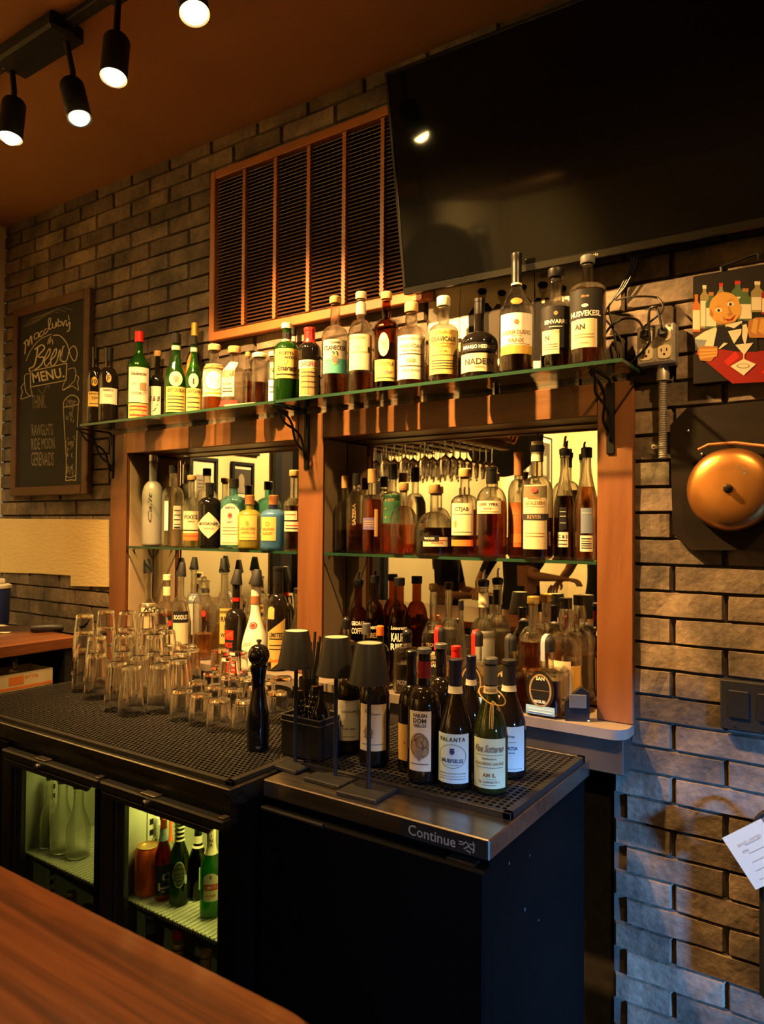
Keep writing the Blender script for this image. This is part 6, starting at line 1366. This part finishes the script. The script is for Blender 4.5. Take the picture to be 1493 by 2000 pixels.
# ---------------------------------------------------------------- wine bottles on the square hole mat
G6 = 'wine bottles on the square hole mat'
def wine(u, vt, vb, w, label, **k):
    p = onz(u, vb, ZM2); k.setdefault('glass', 'g_wine')
    return bottle(u, vt, w, p[1], ZM2, label, name='wine_bottle', group=G6, **k)
B = dict(kind=(.52, .72, .38, 'round')); BU = dict(kind=(.40, .80, .36, 'slope'))
wine(828, 1265, 1522, 66, 'red wine bottle with a burgundy neck band and etched tree label', cap=('screw', .012, 'c_grey'), ring=(.775, .90, 'c_burg'), labels=[L(.10, .545, .72, 'p_white', [('VAILEN', .93, .06), ('DOM', .84, .08), ('VIEILLES', .76, .05), ('@', .42, .22, 'i_tan', {'a': .8}), ('#', .28, .20, 'i_grey', {'w': .12}), ('o', .48, .10, 'i_black', {'x': .1}), ('o', .40, .12, 'i_black', {'x': -.12}), ('o', .55, .08, 'i_black'), ('o', .33, .08, 'i_black', {'x': .2}), ('-', .12, .012)], az=-16)], **B)
wine(803, 1270, 1502, 52, 'dark wine bottle hidden behind the burgundy banded one, cream label edge showing', cap=('screw', .012, 'c_black'), labels=[L(.10, .40, .8, 'p_tan', [('in', .5, .08, 'i_red')], az=-28)], **B)
wine(862, 1256, 1478, 58, 'dark wine bottle with a grey stopper behind the front row', cap=('screw', .012, 'c_grey'), **B)
wine(889, 1262, 1468, 46, 'wine bottle with a red wax top at the back of the group', cap=('capsule', .05, 'c_red'), **B)
wine(889, 1287, 1534, 68, 'wine bottle with a navy capsule and pale blue oval crest label', cap=('capsule', .062, 'c_navy'), ring=(.735, .79, 'c_white'), labels=[L(.06, .44, 1.05, 'p_ltblue', [('PALANTA', .89, .08, 'i_black', {'sp': 1.3}), ('o', .55, .24, 'i_black', {'a': 1.25, 'lw': .0008}), ('@', .64, .055, 'i_navy'), ('#', .70, .02, 'i_navy', {'w': .14}), ('|', 0, .0008, 'p_ltblue', {'x': .5}), ('MUEFSILSS', .46, .08, 'i_navy'), ('-', .37, .008, 'i_grey', {'w': .5}), ('-', .20, .014, 'i_grey'), ('-', .14, .010, 'i_grey'), ('-', .09, .010, 'i_grey')], az=-10)], **BU)
wine(920, 1280, 1500, 50, 'wine bottle with a navy capsule and pale strip behind the raffia bottle', cap=('capsule', .062, 'c_navy'), ring=(.74, .79, 'c_white'), **BU)
t_raf = wine(958, 1284, 1543, 69, 'dark green wine bottle tied with raffia, cream green script label', glass='g_winegreen', cap=('screw', .012, 'c_grey'), ring=(.80, .94, 'c_grey'), labels=[L(.055, .42, 1.05, 'p_ltgreen', [('Vine Sutteren', .80, .15, 'i_grey', {'sh': .5, 'wd': .86}), ('-', .67, .008), ('Vendemmia in', .60, .04, 'i_grey', {'sh': .3}), ('AGACHENAX GALANZ', .50, .06, 'i_tan', {'wd': .86}), ('-', .42, .012, 'i_grey'), ('AM IL', .27, .08, 'i_gold'), ('-', .19, .008, 'i_grey', {'w': .5}), ('N. GARNIOTI 1', .13, .05, 'i_grey'), ('-', .07, .012, 'i_grey', {'w': .5})], az=-4), L(.735, .79, 1.1, 'p_white', [('DOCG', .5, .4, 'i_tan')])], **BU)
wine(994, 1288, 1512, 68, 'wine bottle with a black capsule and bright pale blue label', cap=('capsule', .07, 'c_mblack'), ring=(.73, .78, 'c_white'), labels=[L(.07, .45, .9, 'p_ltblue', [('Vigna', .78, .07, 'i_navy', {'sh': .4}), ('-', .66, .012, 'i_grey', {'w': .4}), ('KATIA', .52, .08, 'i_navy'), ('-', .42, .015, 'i_navy', {'w': .3}), ('-', .06, .01, 'i_grey')], az=8)], **BU)
wine(681, 1258, 1466, 56, 'dark wine bottle with a pale blue edged label behind the lamp pole', cap=('capsule', .055, 'c_black'), labels=[L(.13, .50, .95, 'p_paper', [('o', .86, .05, 'i_tan', {'x': -.3}), ('ORGALLMO', .72, .06, 'i_grey'), ('L', .42, .14, 'i_black', {'x': -.28, 'b': .03}), ('Colli wines', .30, .06, 'i_grey', {'sh': .3}), ('-', .10, .014, 'i_grey', {'w': .6})], az=2)], **B)
wine(731, 1262, 1490, 62, 'dark wine bottle with a white label and drawn tower behind the lamp pole', cap=('capsule', .055, 'c_black'), labels=[L(.14, .53, .95, 'p_cream', [('Lo', .86, .07, 'i_black', {'x': -.2}), ('Toscana', .80, .05, 'i_grey', {'x': .1}), ('@', .40, .24, 'i_tan', {'shape': 'diamond', 'a': .5, 'x': -.15}), ('#', .30, .02, 'i_black', {'w': .3, 'x': -.15}), ('-', .14, .02, 'i_grey')], az=-6)], **B)
relax(BOTTLES[_n0:], (-1.16, -.615), (-.725, -.30))
# raffia tie
h_ = .29; q = MB(); bx_, by_ = t_raf.location.x, t_raf.location.y
pts = [(.026*cos(a)+.006*(1 if cos(a) > 0 else 0), .024*sin(a), .205-.016*cos(a+.8)) for a in [2*pi*k/20 for k in range(20)]]
q.tube(pts, .0016, 6, closed=True)
for (dx, l) in ((-.004, .11), (.0, .12), (.003, .10)): q.tube(crom([(.004, -.025, .200), (.003+dx, -.029, .180), (.001+dx, -.0345, .13), (dx, -.0365, .205-l)], 5), .0011, 5)
q.tube(crom([(.004, -.026, .20), (.014, -.03, .192), (.020, -.030, .18), (.012, -.028, .186)], 5), .0012, 5)
q.build('raffia_tie', P('raffia', (.62, .42, .14), .7), t_raf)
# ---------------------------------------------------------------- the room behind the camera, seen in the mirrors
P('pic_mat', (.74, .66, .46), .7); P('pic_dark', (.05, .04, .03), .5); P('pic_grey', (.30, .24, .16), .6)
def wallframe(y0, y1, z0, z1, label, kind):
    t = thing('picture_frame', label, 'picture frame', (XL, (y0+y1)/2, z0)); w_ = abs(y1-y0)/2; h_ = z1-z0; f_ = .022
    for (a, b, c_, d) in ((-w_, w_, 0, f_), (-w_, w_, h_-f_, h_), (-w_, -w_+f_, f_, h_-f_), (w_-f_, w_, f_, h_-f_)): MB().box(.0, .025, a, b, c_, d, .002).build('frame_bar', 'blk_matte', t)
    MB().box(.0, .010, -w_+f_, w_-f_, f_, h_-f_).build('mount', 'pic_mat', t, smooth=0)
    q = MB()
    if kind == 0:
        q.box(.0101, .0112, -w_*.5, w_*.5, h_*.25, h_*.7)
        for k in range(6): q.box(.0113, .0118, -w_*.4, w_*.4, h_*(.3+.06*k), h_*(.315+.06*k), mi=1)
    elif kind == 1:
        q.box(.0101, .0112, -w_*.78, w_*.78, h_*.18, h_*.82, mi=1)
        q.add([(.0116, a*.28*w_+w_*.1, h_*.5+b*.2*h_) for a, b in ell2(0, 0, 1, 1, 16)[:-1]], [tuple(range(16))], 0); q.add([(.0115, w_*(.1+a), h_*b) for a, b in ((-.4, .2), (.4, .2), (.25, .4), (-.25, .4))], [(0, 1, 2, 3)], 0)
    else:
        q.box(.0101, .0112, -w_*.8, w_*.8, h_*.12, h_*.88, mi=1); q.box(.0113, .0118, -w_*.3, w_*.3, h_*.2, h_*.6, mi=0)
    q.build('picture', ['pic_grey', 'pic_dark'], t, smooth=0)
a, b = monx(368, 902, XL), monx(422, 905, XL); wallframe(a[1], b[1], 1.60, 1.98, 'black framed print with a wide pale mount on the yellow wall', 0)
a, b = monx(450, 910, XL), monx(493, 913, XL); wallframe(a[1], b[1], 1.71, 1.975, 'black framed portrait photo on the yellow wall', 1)
a, b = monx(458, 886, XL), monx(503, 902, XL); wallframe(a[1], b[1], 2.03, 2.30, 'black framed photo hung above the portrait', 2)
a, b = monx(1016, 858, XL), monx(1040, 863, XL); wallframe(a[1]-.05, b[1], 2.12, 2.72, 'tall framed poster far along the yellow wall', 2)
a, b = monx(1046, 863, XL), monx(1076, 869, XL); wallframe(a[1]-.05, b[1], 2.10, 2.74, 'large framed poster at the far end of the yellow wall', 2)
# dark doorway in the yellow wall
y0, y1 = monx(530, 900, XL)[1], -3.3
d = MB().box(XL, XL+.03, y1, y0, 0, 2.35, .003).build('door_1', P('door_dark', (.030, .024, .020), .3)); tag(d, kind='structure')
for (a, b) in ((y0-.05, y0+.02), (y1-.02, y1+.05)): MB().box(XL+.0301, XL+.06, a, b, 0, 2.40, .003).build('jamb', 'blk_matte', d)
MB().box(XL+.0301, XL+.036, y1+.2, y0-.2, 1.0, 2.2).build('pane', 'g_black', d, smooth=0)
# hanging glass rack above the bar
rk = thing('glass_rack', 'wooden hanging rack for stemmed glasses above the bar', 'glass rack', (-2.45, -2.05, 2.05))
wood('rack_wood', (.30, .12, .035), (.40, .17, .05), 'y', .45)
for k in range(7): MB().box(-.42+.14*k-.03, -.42+.14*k+.03, -.36, .36, .0, .012, .002).build('runner', 'rack_wood', rk); MB().box(-.42+.14*k-.010, -.42+.14*k+.010, -.36, .36, .0121, .05, .002).build('runner_web', 'rack_wood', rk)
MB().box(-.47, .47, -.37, .37, .0501, .075, .003).build('top_panel', 'rack_wood', rk)
for (x, y) in ((-.4, -.3), (.4, -.3), (-.4, .3), (.4, .3)): MB().cyl((x, y, .075), (x, y, ZC-2.05), .006, n=8).build('hanger_rod', 'blk_matte', rk)
g = MB().lathe([(.0, -.002), (.034, -.001), (.036, .0005), (.030, .002), (.006, .004), (.0035, .02), (.0033, .09), (.008, .100), (.030, .118), (.038, .140), (.036, .18), (.031, .215), (.0298, .215), (.034, .18), (.036, .14), (.028, .120), (0, .104)], 20)
g.xform(Matrix.Rotation(pi, 4, 'X')); gm = g.mesh('wine_glass', 'g_cup', 60, fix=False)
for i in range(6):
    for j in range(8):
        o = link('wine_glass', gm, None, (-2.45-.35+.14*i, -2.05+.32-.09*j, 2.0645)); tag(o, 'stemmed glass hanging upside down from the wooden rack', 'wine glass', 'glasses hanging in the rack')
# round sign
p = mony(985, 850, -3.4); t = thing('bar_sign', 'black sign with orange loops hanging behind the rack', 'sign', (p[0], -3.4, p[2]-.12))
MB().lathe([(0, 0), (.34, 0), (.34, .02), (0, .02)], 40).xform(Matrix.Translation((0, 0, .12)) @ Matrix.Rotation(-pi/2, 4, 'X')).build('disc', 'blk_matte', t)
q = MB()
for s_ in (1., .8, .6): q.tube(crom([(-.16*s_, .028, .20), (-.10*s_, .028, .20-.16*s_), (0, .028, .20-.04*s_), (.10*s_, .028, .20-.16*s_), (.16*s_, .028, .20)], 5), .008, 6)
q.build('loops', P('sign_orange', (.75, .25, .06), .5), t)
q = MB(); q.cyl((0, .012, .46), (0, .012, ZC-(p[2]-.12)), .004, n=8); q.build('hanger', 'iron', t)
# ---------------------------------------------------------------- people at the bar
P('skin', (.52, .26, .13), .5); P('shirt_black', (.012, .012, .013), .8); P('trousers', (.02, .022, .03), .8); P('hair_blond', (.30, .17, .07), .55); P('hair_dark', (.03, .018, .01), .55)
def person(label, x, y, rz, top, hairm, longhair, RA, LA, hands=True, z0=0., scale=1.0, lean=0.):
    """standing figure facing local -y; RA, LA: elbow and wrist positions (local, metres) of the two arms"""
    V = []; E = []; Rr = []; reg = []
    def v(p, r, k): V.append(Vector(p)); Rr.append(r); reg.append(k); return len(V)-1
    def e(a, b): E.append((a, b))
    pel = v((0, 0, .95), (.145, .105), 'leg'); bel = v((0, -.01-lean*.3, 1.08), (.135, .098), 'top'); che = v((0, -.0-lean*.7, 1.27), (.155, .108), 'top'); up_ = v((0, .01-lean, 1.42), (.10, .075), 'top'); nk = v((0, .0-lean, 1.50), (.052, .052), 'skin'); hd = v((0, -.012-lean, 1.60), (.072, .085), 'skin'); ht = v((0, -.005-lean, 1.70), (.070, .086), 'skin')
    for a, b in ((pel, bel), (bel, che), (che, up_), (up_, nk), (nk, hd), (hd, ht)): e(a, b)
    ns = v((0, -.105-lean, 1.615), (.010, .012), 'skin'); e(hd, ns)
    for s_ in (-1, 1): er = v((s_*.082, .005-lean, 1.62), (.008, .018), 'skin'); e(hd, er)
    ends = []
    for s_, (el, wr) in ((-1, RA), (1, LA)):
        sh = v((s_*.175, .0-lean*.9, 1.40), (.062, .060), 'top'); mid = (Vector((s_*.185, -lean*.9, 1.40))+Vector(el))/2; um = v(mid, (.048, .048), 'top'); ev = v(el, (.038, .038), 'skin'); fm = v(Vector(el).lerp(Vector(wr), .4), (.037, .035), 'skin'); wv = v(wr, (.025, .021), 'skin')
        e(up_, sh); e(sh, um); e(um, ev); e(ev, fm); e(fm, wv)
        d = (Vector(wr)-Vector(el)).normalized(); side = d.cross(Vector((0, 0, 1))).normalized(); nrm = side.cross(d)
        pm = v(Vector(wr)+d*.045, (.036, .014), 'skin'); e(wv, pm); pe = v(Vector(wr)+d*.085, (.036, .012), 'skin'); e(pm, pe); ends.append((Vector(wr), d, side, nrm, s_))
    for s_ in (-1, 1):
        hp = v((s_*.09, 0, .88), (.088, .092), 'leg'); kn = v((s_*.10, -.02, .50), (.058, .060), 'leg'); an = v((s_*.10, .02, .09), (.038, .042), 'leg'); ft = v((s_*.105, -.12, .04), (.040, .032), 'shoe'); e(pel, hp); e(hp, kn); e(kn, an); e(an, ft)
    me = bpy.data.meshes.new('person'); me.from_pydata([tuple(p) for p in V], E, [])
    ob = bpy.data.objects.new('person', me); col.objects.link(ob)
    sk = ob.modifiers.new('s', 'SKIN'); sk.use_smooth_shade = True
    for i, sv in enumerate(me.skin_vertices[0].data): sv.radius = Rr[i]; sv.use_root = (i == 0)
    sb = ob.modifiers.new('u', 'SUBSURF'); sb.levels = 2; sb.render_levels = 2
    dg = bpy.context.evaluated_depsgraph_get(); dg.update(); ev_ = ob.evaluated_get(dg); bm_ = bpy.data.meshes.new_from_object(ev_)
    bpy.data.objects.remove(ob)
    # fingers, merged into the body mesh
    fb = MB()
    for (wr, d, side, nrm, s_) in ends:
        base = wr+d*.082
        for k, (off, ln) in enumerate(((-.027, .062), (-.009, .074), (.009, .078), (.027, .068))):
            p0 = base+side*off-d*.012; p1 = base+side*off*1.1+d*ln*.42-nrm*.006; p2 = base+side*off*1.15+d*ln*.72-nrm*.022; p3 = base+side*off*1.1+d*ln*.88-nrm*.040
            fb.tube(crom([p0, p1, p2, p3], 3), [.0092]*4+[.0088]*3+[.008]*2+[.006], 8)
        t0 = wr+d*.025+side*(-.030*s_*-1); tp = [t0, t0+d*.03+side*(.016*s_)-nrm*.008, t0+d*.058+side*(.018*s_)-nrm*.018]
        fb.tube(crom(tp, 3), [.012, .0115, .011, .010, .009, .008, .0065], 8)
    bm2 = bmesh.new(); bm2.from_mesh(bm_)
    q = fb.mesh('f', 'skin', 60); bm2.from_mesh(q); 
    mesh = bpy.data.meshes.new('person'); bm2.to_mesh(mesh); bm2.free()
    for mt in ('skin', top, 'trousers', 'blk_rubber'): mesh.materials.append(MATS[mt])
    ks = {'skin': 0, 'top': 1, 'leg': 2, 'shoe': 3}
    seg = [(V[a], V[b], reg[a], reg[b]) for a, b in E]
    for p in mesh.polygons:
        c = p.center; best = (9, 'skin')
        for a, b, ra, rb in seg:
            ab = b-a; t_ = max(0, min(1, (c-a).dot(ab)/max(ab.length_squared, 1e-9))); dd = (c-(a+ab*t_)).length
            if dd < best[0]: best = (dd, ra if t_ < .5 else rb)
        p.material_index = ks[best[1]]; p.use_smooth = True
    t = link('person', mesh, None, (x, y, z0), rz); tag(t, label, 'person'); t.scale = (scale,)*3
    # hair: cap and locks
    h = MB(); c = Vector((0, .012-lean, 1.665))
    n = 24; VV = []; FF = []
    for i in range(9):
        th = pi*.62*i/8
        for k in range(n):
            a = 2*pi*k/n; front = max(0, -sin(a)); lim = th*(1-.42*front**2); r = .1
            VV.append((c.x+.092*sin(lim)*cos(a), c.y+.108*sin(lim)*sin(a), c.z+.095*cos(lim)+.003*sin(7*a)))
    for i in range(8):
        for k in range(n): FF.append((i*n+k, i*n+(k+1) % n, (i+1)*n+(k+1) % n, (i+1)*n+k))
    h.add(VV, FF)
    if longhair:
        r_ = random.Random(4)
        for k in range(46):
            a = -.25*pi+1.5*pi*k/45; st = Vector((c.x+.088*cos(a), c.y+.100*sin(a), c.z+.02)); ln = .34+r_.uniform(-.05, .04)
            o_ = Vector((cos(a), sin(a), 0)); h.tube(crom([st, st+o_*.012+Vector((0, 0, -.10)), st+o_*(-.005)+Vector((r_.uniform(-.02, .02), .01, -.22)), st+o_*r_.uniform(-.03, .01)+Vector((r_.uniform(-.03, .03), .0, -ln))], 3), [.013]*5+[.012]*3+[.009, .004], 6)
    h.build('hair', hairm, t, smooth=70)
    f_ = MB()
    for s_ in (-1, 1): f_.sphere((s_*.030, -.092-lean, 1.638), .0095, 10)
    f_.build('eyes', P('eye', (.05, .04, .035), .2), t); 
    mo = MB().sphere((0, -.088-lean, 1.570), .018, 10, sq=(1, .4, .28)); mo.build('lips', P('lip', (.42, .12, .09), .5), t)
    return t
# woman with long hair, turned away; man in a dark shirt with his forearm out; third figure leaning
pw = mony(885, 1105, -3.0)
person('person with long fair hair in a dark top standing at the bar', pw[0]-.05, -3.0, rad(80), 'shirt_black', 'hair_blond', True, ((-.24, -.06, 1.13), (-.12, -.27, 1.12)), ((.25, -.02, 1.12), (.14, -.27, 1.11)), scale=.92)
pe, ph = mony(1014, 1128, -2.75), mony(1064, 1138, -2.75)
person('person in a black shirt reaching a forearm over the bar', pe[0]-.06, -2.93, rad(175-180), 'shirt_black', 'hair_dark', False, ((-.30, .05, 1.14), (-.22, .28, 1.10)), ((.10, .10, 1.20), (.32, .12, 1.19)), scale=1.0)
pa = mony(1140, 1112, -3.4)
person('person in a black shirt leaning with one bare arm lowered', pa[0]+.1, -3.62, rad(185), 'shirt_black', 'hair_dark', False, ((-.28, -.05, 1.18), (-.30, -.28, 1.10)), ((.27, -.05, 1.17), (.25, -.28, 1.09)), scale=1.03)
